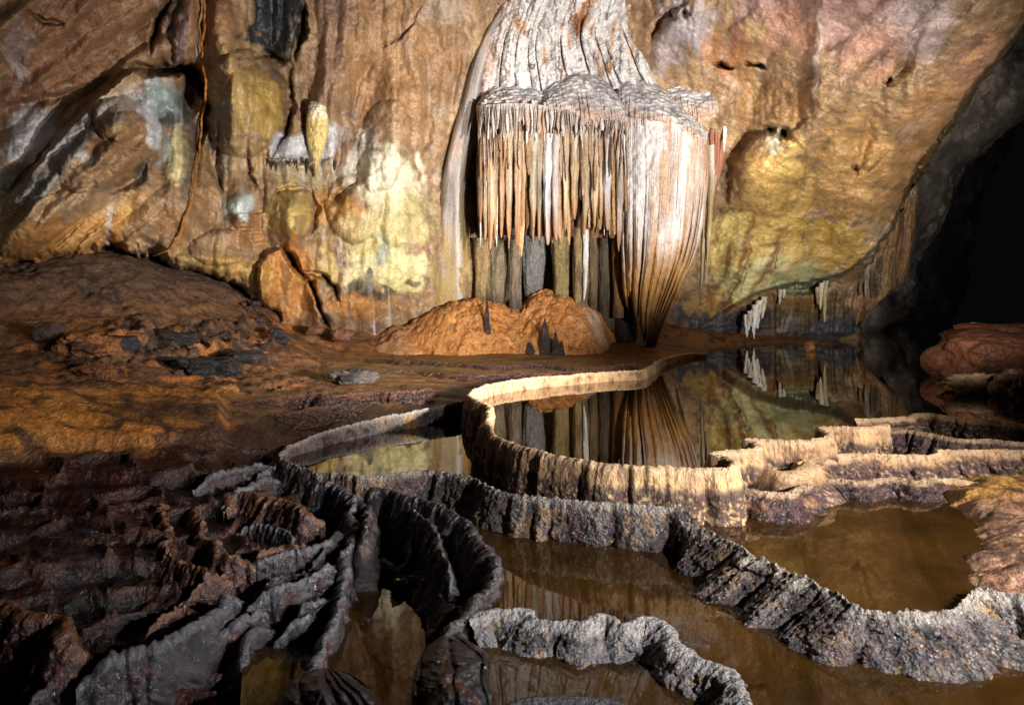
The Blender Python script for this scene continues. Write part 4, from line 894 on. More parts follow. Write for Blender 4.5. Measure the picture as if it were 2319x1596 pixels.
def build_drapery():
    # -- upper cascade, running out of the top of the picture
    def d1(U, V, W):
        Uw = U + 0.006 * np.sin(V * 5 + U * 14) + 0.022 * fbm(W, 1.0, 3, seed=3)
        f = lobes(Uw, 0.095, 101) - .5; f2 = lobes(Uw + .01 * fbm(W, .3, 2, seed=4), 0.026, 102) - .5
        w1, w2 = worley(W, 0.13, 3, stretch=(1, 1, .7)); q = fbm(W, 0.5, 3, seed=61, stretch=(1, 1, 2.2)); am = sst(-.3, .4, fbm(W, .9, 2, seed=6))
        gap = (1 - sst(.05, .4, lobes(Uw, 0.095, 101))) * sst(.5, .85, V + .3 * q) * sst(.08, .2, U)
        bt, _ = worley(W, .34, 9, stretch=(1, 1, 1.6))
        return 0.15 * f * (.4 + V) * (.4 + am) + 0.06 * f2 * (.4 + am) + 0.10 * (0.5 - w1) + .16 * (.5 - bt) + 0.26 * q - 0.7 * gap + .04 * fbm(W, .12, 3, seed=7)
    def c1(U, V, W):
        n = fbm(W, 0.5, 4, seed=62, stretch=(1, 1, 3.5)); C = np.zeros(W.shape) + WHITE
        C = mixc(C, S(190, 150, 110), sst(0.05, 0.35, n + 0.25 * np.abs(U - .5) - .05)); C = mixc(C, S(168, 160, 158), sst(.0, .3, fbm(W, .3, 4, seed=59)) * .8); C = mixc(C, S(140, 92, 56), sst(0.2, 0.42, n + 0.2 * np.abs(U - .5) - .05)); C = mixc(C, S(84, 50, 34), sst(0.3, 0.5, fbm(W, 0.22, 3, seed=63, stretch=(1, 1, 5)) + 0.15 * V - .05) * .8)
        return mixc(C, PINK, (1 - sst(0.0, 0.2, U)) * 0.9)
    mb = MB().grid(*patch([(1160, -160), (1140, -60), (1122, 10), (1096, 80), (1078, 150), (1068, 220)], [(1440, -160), (1446, -60), (1444, 10), (1434, 60), (1454, 110), (1492, 196)],
                          lambda U, V: 19.6 + 1.3 * V + 0.2 * (U - .5), 330, 300, lambda V: 0.85 + 0 * V, d1, c1))
    mb.build('cascade', M_FLOW, drap)
    for i, (x, y0, y1, r, c) in enumerate(((1120, 120, 204, 6, PINK), (1150, 60, 204, 7, WHITE), (1176, 90, 204, 10, WHITE), (1204, 40, 200, 12, WHITE), (1222, 80, 200, 9, S(190, 180, 176)), (1258, 50, 196, 9, WHITE), (1276, 70, 190, 8, S(206, 176, 140)), (1304, 30, 170, 12, WHITE), (1330, 60, 176, 8, S(200, 170, 130)), (1352, 70, 186, 9, WHITE), (1382, 40, 190, 10, WHITE), (1404, 90, 190, 8, S(196, 186, 180)))):
        spike(x, x + 2, y0, y1 + 40, 20.15 + .003 * abs(x - 1270), r, c, 180 + i, nrow=70, nseg=24, blunt=.12).build('pillar', M_BARK, drap)
    # -- domed ledges over the curtain
    def dome(top, lip, Dr, Df, seed, nu, nv, skirt):
        u = np.linspace(0, 1, nu); v = np.linspace(0, 1.25, nv)
        T, Lp = edge_interp(smooth_edge(top), u), edge_interp(smooth_edge(lip), u)
        Lp = Lp + np.stack([0 * u, 9 * (lobes(u, .13, seed + 8) - .6) + 5 * (lobes(u, .04, seed + 9) - .6)], -1)
        U, V = np.meshgrid(u, v); a = np.minimum(V, 1) * math.pi / 2; ex = np.maximum(V - 1, 0) / 0.25
        k = 1 - np.cos(a)
        PX = T[None, :, 0] * (1 - k) + Lp[None, :, 0] * k; PY = T[None, :, 1] * (1 - k) + Lp[None, :, 1] * k + ex * skirt
        ends = np.clip(1 - (2 * U - 1) ** 2, 0, 1) ** 0.5
        Y = Dr - (Dr - Df) * np.sin(a) * (0.55 + 0.45 * ends) + ex * 0.25
        W = at_depth(PX, PY, Y)
        w1, w2 = worley(W, 0.16, seed, stretch=(1.4, 1, 0.7)); b1, _ = worley(W, 0.55, seed + 1)
        d = 0.11 * (0.5 - w1) + 0.26 * (0.5 - b1) + 0.07 * fbm(W, 0.12, 3, seed=seed) + 0.10 * (lobes(U, 0.035, seed + 6) - .5) * sst(.55, 1, V)
        Y = Y - d
        PY2 = PY - d * 14 * (1 - sst(.6, 1, V))
        P = at_depth(PX, PY2, Y)
        n = fbm(P, 0.9, 4, seed=seed + 3); C = np.zeros(P.shape) + S(196, 190, 188)
        C = mixc(C, S(134, 126, 124), sst(0.0, 0.4, n)); C = mixc(C, WHITE, sst(0.1, 0.4, -n) * .9); C = mixc(C, S(70, 64, 62), sst(.34, .6, w1) * .45); C = mixc(C, S(196, 160, 130), sst(.75, 1.05, V) * .7)
        return P, C
    mb = MB().grid(*dome([(1078, 232), (1096, 204), (1140, 188), (1200, 188), (1240, 206), (1262, 236)], [(1080, 244), (1110, 240), (1150, 236), (1200, 238), (1235, 242), (1262, 248)], 21.2, 19.3, 111, 220, 130, 22))
    mb.build('domed_ledge', M_FLOW, drap)
    mb = MB().grid(*dome([(1212, 240), (1228, 196), (1266, 160), (1306, 142), (1350, 156), (1394, 198), (1430, 256)], [(1214, 250), (1250, 250), (1300, 254), (1350, 260), (1395, 268), (1430, 282)], 21.2, 18.95, 113, 260, 130, 26))
    mb.build('domed_ledge', M_FLOW, drap)
    mb = MB().grid(*dome([(1380, 168), (1425, 150), (1460, 172), (1510, 206), (1560, 252), (1606, 296)], [(1400, 236), (1420, 258), (1455, 268), (1505, 276), (1560, 296), (1600, 318)], 21.4, 19.6, 117, 260, 140, 24))
    mb.build('domed_ledge', M_FLOW, drap)
    mb = MB().grid(*dome([(1490, 196), (1530, 180), (1570, 176), (1610, 168), (1650, 176)], [(1500, 216), (1540, 240), (1580, 262), (1620, 250), (1656, 232)], 22.2, 20.6, 121, 180, 110, 16))
    mb.build('domed_ledge', M_FLOW, drap)
    # -- the great right-hand fold, fluted, gathered to a foot at the pool edge
    def d2(U, V, W):
        Uw = U + 0.006 * np.sin(V * 7 + U * 9)
        f = lobes(Uw + .004 * np.sin(V * 15 + U * 30), 0.070, 131, .7) - .5; f2 = lobes(Uw, 0.017, 132) - .5; amr = .35 + 1.1 * sst(-.3, .4, fbm(W, .6, 2, seed=8, stretch=(1, 1, 4)))
        amp = sst(0.05, 0.55, V)
        return (0.05 + 0.19 * amp) * f * (1 - .35 * sst(.85, 1, V)) * amr + 0.028 * f2 * amr + .07 * (.5 - worley(W, .2, 7, stretch=(1, 1, 1.5))[0]) + .07 * fbm(W, .3, 3, seed=57) + 0.03 * fbm(W, 0.12, 3, seed=64, stretch=(1, 1, 2)) + 0.10 * fbm(W, .9, 2, seed=65, stretch=(1, 1, 3))
    def c2(U, V, W):
        n = fbm(W, 0.35, 4, seed=66, stretch=(1, 1, 9)); C = np.zeros(W.shape) + S(204, 196, 190)
        lo = sst(0.28, 0.62, V + 0.22 * n)
        C = mixc(C, S(176, 128, 66), lo * .97); C = mixc(C, S(176, 138, 100), sst(-.05, .3, n + .25 * (U - .55)) * .85 * (1 - lo)); C = mixc(C, S(160, 150, 146), sst(.05, .35, fbm(W, .16, 3, seed=58, stretch=(1, 1, 12))) * .7 * (1 - lo)); C = mixc(C, S(120, 82, 44), sst(.05, .35, -n) * lo * .9)
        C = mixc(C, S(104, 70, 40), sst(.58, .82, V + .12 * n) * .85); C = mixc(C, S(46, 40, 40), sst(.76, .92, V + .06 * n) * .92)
        C = mixc(C, S(150, 118, 92), (sst(.72, .82, U) * (1 - sst(.2, .55, V))) * .5)
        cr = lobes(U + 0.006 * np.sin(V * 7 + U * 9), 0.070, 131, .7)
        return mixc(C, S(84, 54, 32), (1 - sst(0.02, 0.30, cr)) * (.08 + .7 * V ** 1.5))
    Lf = [(1404, 262), (1403, 330), (1404, 400), (1405, 470), (1406, 540), (1408, 600), (1410, 650), (1416, 690), (1426, 730), (1440, 775), (1448, 812)]
    Rt = [(1602, 292), (1606, 350), (1604, 410), (1598, 470), (1588, 530), (1572, 585), (1548, 640), (1524, 690), (1504, 732), (1490, 770), (1482, 812)]
    u = np.linspace(0, 1, 460); v = np.linspace(0, 1, 420); uu = 0.5 - 0.5 * np.cos(u * math.pi) * (1 - 0.35 * np.sin(u * math.pi) ** 2)
    rag = lobes(uu, .07, 131, .4)
    vmax = .70 + .30 * sst(.05, .55, uu) - .10 * (1 - np.clip(rag, 0, 1)) * (1 - sst(.5, .8, uu)) + .05 * np.sin(uu * 40) * (1 - sst(.3, .6, uu))
    VV = v[:, None] * vmax[None]; U = np.broadcast_to(uu, VV.shape)
    Lx, Rx = edge_interp(smooth_edge(Lf), VV.ravel()).reshape(*VV.shape, 2), edge_interp(smooth_edge(Rt), VV.ravel()).reshape(*VV.shape, 2)
    Q = Lx * (1 - U[..., None]) + Rx * U[..., None]
    Y0 = 20.7 + .9 * VV ** 2 + .3 * (U - .5); W = at_depth(Q[..., 0], Q[..., 1], Y0)
    Yf = Y0 - (1.15 - .65 * VV ** 2) * np.sqrt(np.clip(1 - (2 * U - 1) ** 2, 0, 1)) - d2(U, VV, W) + .5 * sst(.93, 1, v)[:, None] * (1 - sst(.5, .8, U))
    P = at_depth(Q[..., 0], Q[..., 1], Yf)
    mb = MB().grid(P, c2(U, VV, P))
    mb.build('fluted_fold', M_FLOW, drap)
    # -- brown fold and dark slits beyond it
    def d3(U, V, W): return 0.10 * (lobes(U, 0.09, 141) - .5) + 0.05 * (lobes(U, 0.03, 142) - .5) + 0.03 * fbm(W, .15, 3, seed=67)
    def c3(U, V, W):
        n = fbm(W, 0.3, 4, seed=68, stretch=(1, 1, 6)); C = np.zeros(W.shape) + S(158, 104, 80)
        C = mixc(C, S(104, 62, 44), sst(.0, .3, n)); C = mixc(C, S(190, 140, 74), sst(.5, .9, V + .2 * n)); return mixc(C, S(90, 86, 86), (1 - sst(.0, .12, V)))
    mb = MB().grid(*patch([(1584, 180), (1590, 260), (1596, 330), (1600, 400), (1594, 470), (1590, 540)], [(1652, 176), (1654, 240), (1650, 310), (1640, 370), (1622, 430), (1604, 540)], lambda U, V: 21.6 + .5 * V, 140, 220, lambda V: 0.5 + 0 * V, d3, c3))
    mb.build('brown_fold', M_FLOW, drap)
    for (x0, x1, y0, y1, yy, c, sd) in ((1655, 1640, 165, 345, 21.0, WHITE, 1), (1662, 1652, 170, 300, 21.1, WHITE, 2), (1612, 1598, 330, 640, 21.4, S(150, 116, 60), 3), (1628, 1612, 300, 470, 21.5, S(120, 84, 56), 4), (1600, 1585, 420, 690, 21.7, S(140, 112, 60), 5)):
        spike(x0, x1, y0, y1, yy, 8 if sd < 3 else 9, c, 150 + sd).build('stalactite', M_FLOW, drap)
    # -- left flange sweeping down the wall
    def d4(U, V, W): return 0.03 * (lobes(U + .12 * fbm(W, .8, 2, seed=5), 0.2, 151) - .5) + 0.16 * fbm(W, .9, 3, seed=69, stretch=(1, 1, 3)) + .02 * fbm(W, .1, 3, seed=70)
    def c4(U, V, W):
        n = fbm(W, 0.5, 4, seed=71, stretch=(1, 1, 5)); C = np.zeros(W.shape) + S(148, 134, 126)
        C = mixc(C, S(176, 140, 120), sst(0, .4, n)); C = mixc(C, S(112, 102, 92), sst(.0, .4, -n) * .8); C = mixc(C, S(150, 124, 66), sst(.6, .95, V + .3 * n + .2 * (U - .5)) * .9)
        return mixc(C, S(184, 178, 172), np.exp(-((U - .55 - .15 * V) / .08) ** 2) * .8)
    mb = MB().grid(*patch([(1142, 0), (1100, 70), (1066, 150), (1042, 240), (1018, 330), (1000, 420), (994, 520), (984, 610), (976, 690)], [(1160, 10), (1128, 90), (1100, 180), (1092, 250), (1080, 310), (1062, 390), (1058, 480), (1066, 580), (1070, 690)],
                          lambda U, V: 20.2 + 1.75 * V + 0.5 * (U - .5), 150, 330, lambda V: 0.55 + 0 * V, d4, c4))
    mb.build('side_flange', M_FLOW, drap)

def spike(x0, x1, y0, y1, Y, r, col, seed, tip=1.0, nseg=18, nrow=64, blunt=.55, dark=None, hang=True):
    """stalactite from (x0,y0) to the tip (x1,y1); r in survey pixels"""
    t = np.linspace(0, 1, nrow); a = np.linspace(0, 2 * math.pi, nseg, endpoint=False)
    P0, P1 = at_depth(x0, y0, Y), at_depth(x1, y1, Y)
    rr = r / F * Y
    rad = rr * np.clip(1 - t, 0, 1) ** blunt * (1.0 + 0.10 * np.sin(t * 19 + seed))
    rad[-1] = 0.002
    rs = np.random.default_rng(seed); bx, by = rs.normal(0, .25, 2) * rr
    A, T = np.meshgrid(a, t); Rd = np.repeat(rad[:, None], nseg, 1)
    cx = P0[0] + (P1[0] - P0[0]) * T + bx * np.sin(T * 3); cy = Y + by * np.sin(T * 2.4); cz = P0[2] + (P1[2] - P0[2]) * T
    Wq = np.stack([cx + np.cos(A) * Rd, cy + np.sin(A) * Rd, cz], -1)
    k = 1 + 0.30 * fbm(Wq, rr * 1.3, 3, seed=seed, stretch=(1, 1, 3)) + 0.12 * fbm(Wq, .3, 2, seed=seed + 5) + 0.14 * np.cos(A * 5 + seed + T * 2) * rs.uniform(.3, 1) + 0.10 * fbm(Wq, .09, 3, seed=seed + 1)
    P = np.stack([cx + np.cos(A) * Rd * k, cy + np.sin(A) * Rd * k, cz], -1)
    n = fbm(P, .25, 3, seed=seed + 2, stretch=(1, 1, 6))
    col = np.asarray(col, float); col = col * .72 + .28 * col.mean()
    C = np.zeros(P.shape) + col; C = mixc(C, S(196, 184, 172), (1 - sst(.05, .4, T + .15 * n)) * .5)
    C = mixc(C, np.asarray(col) * .5, sst(.05, .4, n)); C = mixc(C, S(200, 184, 160), sst(.1, .4, -n) * .45)
    if dark is not None: C = mixc(C, dark, sst(.6, 1.0, T) * .8)
    return MB().grid(P, C, wrap=True)

build_drapery()

def build_curtain():
    rs = np.random.default_rng(5)
    def icicle_sheet(top, Y0, belly, lw, seed, y_lo, y_hi, cA, cB, nu=620, nv=230):
        u = np.linspace(0, 1, nu); v = np.linspace(0, 1, nv)
        T = edge_interp(smooth_edge(top), u)
        lb = lobes(u, lw, seed, .5); tipk = lobes(u, lw, seed, .30); grp = np.interp(u, np.linspace(0, 1, 60), np.random.default_rng(seed).uniform(0, 1, 60))
        bot = y_lo + (y_hi - y_lo) * np.clip(tipk, 0, 1.2) * (.55 + .45 * grp)
        VV = np.repeat(v[:, None], nu, 1); U = np.repeat(u[None], nv, 0)
        PX = T[None, :, 0] + 1.5 * np.sin(VV * 5 + U * 60); PY = T[None, :, 1] + (bot - T[:, 1])[None] * VV
        Y = Y0 - belly * np.sqrt(np.clip(1 - (2 * U - 1) ** 2, 0, 1))
        W = at_depth(PX, PY, Y)
        a = sst(.0, .35, VV)
        Y = Y - (.06 + .20 * a) * (lb[None] - .5) - .05 * (lobes(u, lw * .31, seed + 1) - .5)[None] * (1 - .6 * VV) - .07 * fbm(W, .22, 3, seed=seed, stretch=(1, 1, 1.6)) - .05 * (.5 - worley(W, .10, 5)[0]) + .35 * (1 - sst(.02, .3, lb))[None] * a
        P = at_depth(PX, PY, Y)
        n = fbm(P, .3, 4, seed=seed + 2, stretch=(1, 1, 5)); pick = np.interp(u, np.linspace(0, 1, 44), np.random.default_rng(seed + 3).uniform(0, 1, 44))[None] + .25 * n
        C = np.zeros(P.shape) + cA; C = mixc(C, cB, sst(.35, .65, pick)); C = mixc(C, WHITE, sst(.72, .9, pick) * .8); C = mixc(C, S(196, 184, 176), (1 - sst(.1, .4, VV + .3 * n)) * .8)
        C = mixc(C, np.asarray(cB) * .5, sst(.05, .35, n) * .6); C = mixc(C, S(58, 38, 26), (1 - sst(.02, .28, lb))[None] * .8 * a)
        return MB().grid(P, C)
    lipc = [(1084, 236), (1120, 232), (1180, 230), (1250, 238), (1320, 250), (1380, 260), (1422, 274)]
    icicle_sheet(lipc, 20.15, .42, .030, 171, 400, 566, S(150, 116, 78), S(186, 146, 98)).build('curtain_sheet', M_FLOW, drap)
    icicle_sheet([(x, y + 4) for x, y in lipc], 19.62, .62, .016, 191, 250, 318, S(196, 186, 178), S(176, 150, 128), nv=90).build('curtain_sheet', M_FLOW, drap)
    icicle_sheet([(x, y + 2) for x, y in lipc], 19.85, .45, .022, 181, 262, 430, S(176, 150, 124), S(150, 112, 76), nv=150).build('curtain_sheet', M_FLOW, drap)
    def dbk(U, V, W): return .12 * (lobes(U, .06, 173) - .5) + .1 * fbm(W, .4, 3, seed=96, stretch=(1, 1, 3))
    MB().grid(*patch([(1080, 250), (1078, 350), (1080, 450), (1084, 530)], [(1420, 270), (1420, 360), (1416, 450), (1412, 540)], lambda U, V: 20.95 + 0 * V, 160, 120, lambda V: .25 + 0 * V, dbk, lambda U, V, W: mixc(np.zeros(W.shape) + S(92, 62, 42), S(140, 98, 60), sst(0, .3, fbm(W, .3, 3, seed=97, stretch=(1, 1, 5)))))).build('curtain_sheet', M_BARK, drap)
    tips = [(1088, 512, 6), (1098, 556, 6), (1109, 574, 8), (1122, 540, 7), (1135, 578, 9), (1153, 562, 8), (1171, 566, 8), (1183, 556, 9), (1208, 530, 8), (1221, 548, 7), (1241, 562, 8), (1260, 556, 9), (1281, 536, 7), (1300, 538, 10), (1322, 546, 9), (1346, 522, 8), (1361, 546, 8), (1377, 536, 10), (1400, 566, 8)]
    cols = [TAN, CREAM, S(196, 150, 92), S(170, 128, 76), S(190, 128, 62), S(186, 144, 100), S(196, 146, 92), S(204, 158, 92), S(186, 164, 128), S(176, 150, 110), WHITE, S(190, 164, 150), S(206, 186, 140), S(196, 158, 104), S(188, 160, 110), S(212, 170, 100), S(200, 168, 128), S(216, 204, 196), S(206, 182, 160)]
    for i, ((x, y, r), c) in enumerate(zip(tips, cols)):
        Y = 19.75 - 0.35 * math.sin((x - 1080) / 330 * math.pi) + rs.uniform(-.08, .08)
        spike(x + rs.uniform(-2, 2), x, 240 + rs.uniform(0, 70), y + rs.choice([rs.uniform(-14, 10), rs.uniform(-60, -10)], p=[.7, .3]), Y, r * rs.uniform(.8, 1.55), np.asarray(c) * rs.uniform(.75, 1.0), 200 + i, nrow=120, nseg=24, blunt=rs.uniform(.26, .42), dark=S(150, 100, 50)).build('stalactite', M_FLOW, drap)
    for i, x in enumerate(np.linspace(1092, 1400, 12)):
        y = rs.uniform(380, 560); c = [S(150, 108, 66), S(128, 88, 54), S(170, 130, 88)][i % 3]
        spike(x + rs.uniform(-5, 5), x + rs.uniform(-3, 3), 240, y, 20.1 + rs.uniform(-.12, .12), rs.uniform(6, 10), c, 240 + i, nrow=70, blunt=.35, dark=S(90, 56, 34)).build('stalactite', M_FLOW, drap)
    for i in range(40):
        x = rs.uniform(1088, 1418); yl = 226 + 36 * ((x - 1090) / 325) ** 2 + rs.uniform(0, 8)
        spike(x, x + rs.uniform(-2, 2), yl, yl + rs.uniform(26, 95), 19.45 - 0.3 * math.sin((x - 1080) / 330 * math.pi) + rs.uniform(-.1, .12), rs.uniform(3.2, 5.5), [WHITE, CREAM, PINK, S(190, 150, 116)][i % 4], 280 + i, nrow=36, nseg=12, blunt=.5).build('stalactite', M_FLOW, drap)
    # -- rear columns joining curtain and floor
    def column(x0, x1, y0, y1, Y, c, seed):
        nseg, nrow = 44, 120
        t = np.linspace(0, 1, nrow); a = np.linspace(0, 2 * math.pi, nseg, endpoint=False); A, T = np.meshgrid(a, t)
        mx, w = (x0 + x1) / 2, (x1 - x0) / 2
        rr = w / F * Y * (1 + .12 * np.sin(T * 4 + seed)) * (1 - .25 * T)
        c0, c1 = at_depth(mx, y0, Y), at_depth(mx, y1, Y)
        W = np.stack([c0[0] + np.cos(A) * rr, Y + np.sin(A) * rr, c0[2] + (c1[2] - c0[2]) * T], -1)
        k = 1 + .22 * (lobes(A / (2 * math.pi) + .01 * np.sin(T * 11), .09, seed) - .5) + .18 * fbm(W, .35, 3, seed=seed, stretch=(1, 1, 2.5)) + .12 * fbm(W, .09, 3, seed=seed + 1)
        P = W.copy(); P[..., 0] = c0[0] + np.cos(A) * rr * k; P[..., 1] = Y + np.sin(A) * rr * k
        n = fbm(P, .3, 4, seed=seed + 2, stretch=(1, 1, 4)); C = np.zeros(P.shape) + c
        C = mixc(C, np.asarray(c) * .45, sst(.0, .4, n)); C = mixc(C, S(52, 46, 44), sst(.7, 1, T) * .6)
        MB().grid(P, C, wrap=True).build('column', M_BARK, drap)
    for i, a in enumerate(((1072, 1112, 540, 690, 21.4, S(150, 124, 84)), (1106, 1148, 545, 690, 21.5, S(128, 112, 86)), (1150, 1184, 545, 700, 21.0, S(120, 104, 86)), (1184, 1232, 520, 690, 22.0, S(120, 116, 110)), (1250, 1292, 530, 720, 21.3, S(140, 120, 76)), (1298, 1332, 520, 760, 20.9, S(150, 126, 86)),
                           (1330, 1356, 520, 790, 21.3, S(110, 90, 62)), (1354, 1392, 540, 800, 21.7, S(92, 76, 58)), (1384, 1416, 520, 720, 21.2, S(132, 92, 46)), (1396, 1440, 640, 806, 21.9, S(70, 60, 52)), (1320, 1400, 640, 812, 22.3, S(78, 68, 58)))):
        column(*a, 330 + i * 3)
    spike(1326, 1322, 520, 680, 20.6, 7, WHITE, 371, nrow=60, blunt=.35).build('stalactite', M_FLOW, drap)
build_curtain()

# ================================================================== ORANGE MOUND AND STALAGMITES
def build_mound():
    c = np.array([0.2, 20.6])
    nx, ny = 420, 260
    xs = np.linspace(-5.0, 3.6, nx); ys = np.linspace(18.3, 24.0, ny)
    X, Y = np.meshgrid(xs, ys)
    P = np.stack([X, Y, X * 0], -1)
    wx, wy = .35 * fbm(P, 1.2, 3, seed=81), .35 * fbm(P, 1.2, 3, seed=82)
    def hump(cx, cy, rx, ry, h, p=.6):
        rx, ry, p = rx * 1.1, ry * 1.08, p * 1.35
        r2 = ((X + wx - cx) / rx) ** 2 + ((Y + wy - cy) / ry) ** 2
        return h * .9 * np.clip(1 - r2, 0, 1) ** p
    z = hump(-1.15, 21.2, 2.5, 2.0, 1.75, .62)
    z = np.maximum(z, hump(1.35, 21.9, 1.75, 2.5, 2.15, .6)); z = np.maximum(z, hump(-2.9, 20.9, 1.7, 1.5, .95, .7)); z = np.maximum(z, hump(.2, 20.5, 1.9, 1.3, .9, .6)); z = np.maximum(z, hump(2.0, 20.8, .9, 1.2, .85, .6))
    ang = np.arctan2(Y - 23, X - .3)
    k = sst(0, .4, z)
    z = z + k * (.22 * fbm(P, .9, 4, seed=83) + .07 * (lobes(ang + .35 * wx + .2 * fbm(P, .5, 2, seed=79), .17, 84) - .5) * sst(0.1, 1.0, z) + .09 * fbm(P, .3, 4, seed=85) - .05 * np.clip(fbm(P, .4, 3, ridged=True, seed=78) - .5, 0, 1) * 3)
    z = z - 0.06 + .02 * fbm(P, .3, 3, seed=86)
    V = np.stack([X, Y, z + 0.06], -1)
    V[..., 2] = np.where(z < 0.02, -0.3, V[..., 2])
    n = fbm(V, .7, 4, seed=87); n2 = fbm(V, .2, 3, seed=88)
    C = np.zeros(V.shape) + S(200, 134, 74); C = mixc(C, S(218, 156, 96), sst(.0, .4, n)); C = mixc(C, S(146, 84, 42), sst(.1, .4, -n2)); C = mixc(C, S(150, 110, 80), (1 - sst(-3.4, -2.2, X + .5 * wx)) * .8); C = mixc(C, S(178, 108, 54), sst(.1, .4, n2) * .5)
    C = mixc(C, S(206, 196, 180), np.exp(-(((X - 2.5) / .25) ** 2 + ((Y - 20.4) / .5) ** 2)) * .7)
    o = MB().grid(V, C).build('flowstone_mound', M_MUD, base=(0.2, 21, 0))
    tag(o, 'rounded double hump of orange flowstone at the foot of the drapery', 'mound')
    return lambda x, y: float(z[int(np.clip((y - 18.3) / 5.7 * (ny - 1), 0, ny - 1)), int(np.clip((x + 5.0) / 8.6 * (nx - 1), 0, nx - 1))])
mound_z = build_mound()

def stalagmite(label, px, pyb, h, r, Y, seed, col=S(52, 42, 44), tilt=0):
    b = at_depth(px, pyb, Y); t = np.linspace(0, 1, 70); a = np.linspace(0, 2 * math.pi, 30, endpoint=False); A, T = np.meshgrid(a, t)
    rad = r * (1 - T ** 1.6) ** .75 * (1 + .5 * np.exp(-T * 9)) * (1 + .10 * np.sin(T * 16 + seed))
    W = np.stack([b[0] + tilt * T * h + np.cos(A) * rad, Y + np.sin(A) * rad, b[2] - .12 + (h + .12) * T], -1)
    k = 1 + .25 * fbm(W, .3, 3, seed=seed) + .16 * fbm(W, .08, 3, seed=seed + 1)
    W[..., 0] = b[0] + tilt * T * h + np.cos(A) * rad * k; W[..., 1] = Y + np.sin(A) * rad * k
    C = np.zeros(W.shape) + col; C = mixc(C, S(92, 78, 76), sst(.1, .4, fbm(W, .12, 3, seed=seed + 2)) * .8); C = mixc(C, S(120, 80, 56), np.exp(-T * 9) * .6)
    o = MB().grid(W, C, wrap=True).build('stalagmite', M_GREY, base=b)
    tag(o, label, 'stalagmite', 'dark stalagmites at the orange mound')
stalagmite('slender dark stalagmite standing high on the orange mound, alone', 1103, 748, .98, .085, 19.55, 401)
stalagmite('tallest dark stalagmite of the cluster at the foot of the orange mound', 1234, 800, 1.02, .16, 19.2, 404)
stalagmite('medium pointed stalagmite right of the tallest one', 1258, 802, .66, .13, 19.0, 407)
stalagmite('low knobbly stump left of the tallest stalagmite', 1200, 800, .32, .17, 19.15, 410)
stalagmite('smallest stalagmite at the right end of the cluster', 1272, 800, .38, .09, 19.25, 413)

# ================================================================== HANGING PIECES ON THE RIGHT
def hanging_group(name, label, base, items, cat='stalactites'):
    e = empty(name, base); tag(e, label, cat)
    for i, (x0, x1, y0, y1, Y, r, c) in enumerate(items):
        spike(x0, x1, y0, y1, Y, r, c, 500 + int(x0) + i, nrow=54, blunt=.45).build('stalactite', M_FLOW, e)
    return e
hanging_group('stalactite_cluster', 'bright white stalactite cluster mirrored in the reflecting pool', tuple(at_depth(1705, 770, 25.0)),
              [(1712, 1704, 690, 752, 25.0, 9, WHITE), (1700, 1696, 704, 748, 24.9, 7, WHITE), (1690, 1692, 712, 764, 25.0, 6, WHITE), (1722, 1716, 680, 745, 25.1, 9, WHITE), (1730, 1726, 672, 722, 25.2, 7, S(210, 190, 150)), (1706, 1708, 700, 768, 25.1, 5, WHITE), (1698, 1702, 706, 740, 24.8, 5, S(200, 180, 150))])
hanging_group('stalactite_cluster', 'pair of small pale stalactites under the ledge right of the white cluster', tuple(at_depth(1765, 700, 25.5)),
              [(1768, 1766, 655, 690, 25.4, 5, S(220, 206, 176)), (1776, 1774, 655, 676, 25.5, 4, S(200, 180, 140))])
hanging_group('stalactite_cluster', 'thin beige stalactites beside the dripstone ribs under the right ledge', tuple(at_depth(1860, 700, 25.3)),
              [(1862, 1858, 640, 702, 25.2, 6, S(190, 160, 112)), (1870, 1868, 636, 730, 25.3, 6, S(170, 140, 96)), (1852, 1852, 650, 690, 25.3, 5, S(140, 106, 62))])

def far_curtain():
    e = empty('hanging_curtain', tuple(at_depth(2000, 700, 26))); tag(e, 'brown dripstone curtain hanging at the right edge of the wall by the dark passage', 'curtain')
    def dd(U, V, W): return .16 * (lobes(U + .12 * fbm(W, .9, 2, seed=88) + .03 * np.sin(V * 6), .26, 161) - .5) + .04 * (lobes(U + .06 * fbm(W, .5, 2, seed=87), .08, 162) - .5) + .40 * fbm(W, .9, 4, seed=89, stretch=(1, 1, 1.4)) + .10 * (.5 - worley(W, .35, 4)[0]) + .06 * fbm(W, .12, 3, seed=90)
    def cc(U, V, W):
        n = fbm(W, .5, 4, seed=91, stretch=(1, 1, 4)); C = np.zeros(W.shape) + S(140, 106, 72)
        C = mixc(C, S(70, 56, 48), sst(.0, .35, n)); C = mixc(C, S(176, 166, 156), sst(.2, .4, -n) * .7); return mixc(C, S(170, 106, 50), (1 - sst(.0, .3, U)) * .5)
    MB().grid(*patch([(1986, 548), (1960, 600), (1948, 650), (1938, 700), (1936, 740)], [(2050, 470), (2046, 540), (2040, 600), (2030, 650), (1985, 690)], lambda U, V: 26.6 + .5 * V, 140, 200, lambda V: .8 - .2 * V, dd, cc)).build('fold', M_BARK, e)
    MB().grid(*patch([(2050, 440), (2036, 480), (2030, 540), (2026, 600), (2020, 640)], [(2082, 420), (2076, 500), (2066, 560), (2056, 620), (2030, 662)], lambda U, V: 27.0 + .3 * V, 80, 160, lambda V: .6 + 0 * V, dd, cc)).build('fold', M_BARK, e)
    for i in range(7):
        x = 1950 + i * 13; spike(x, x - 3, 600 - i * 8, 672 - i * 5.0 + (i % 3) * 8, 26.0 + .06 * i, 8, [S(120, 92, 64), S(150, 130, 110), S(84, 66, 52)][i % 3], 520 + i, nrow=40).build('stalactite', M_BARK, e)
far_curtain()

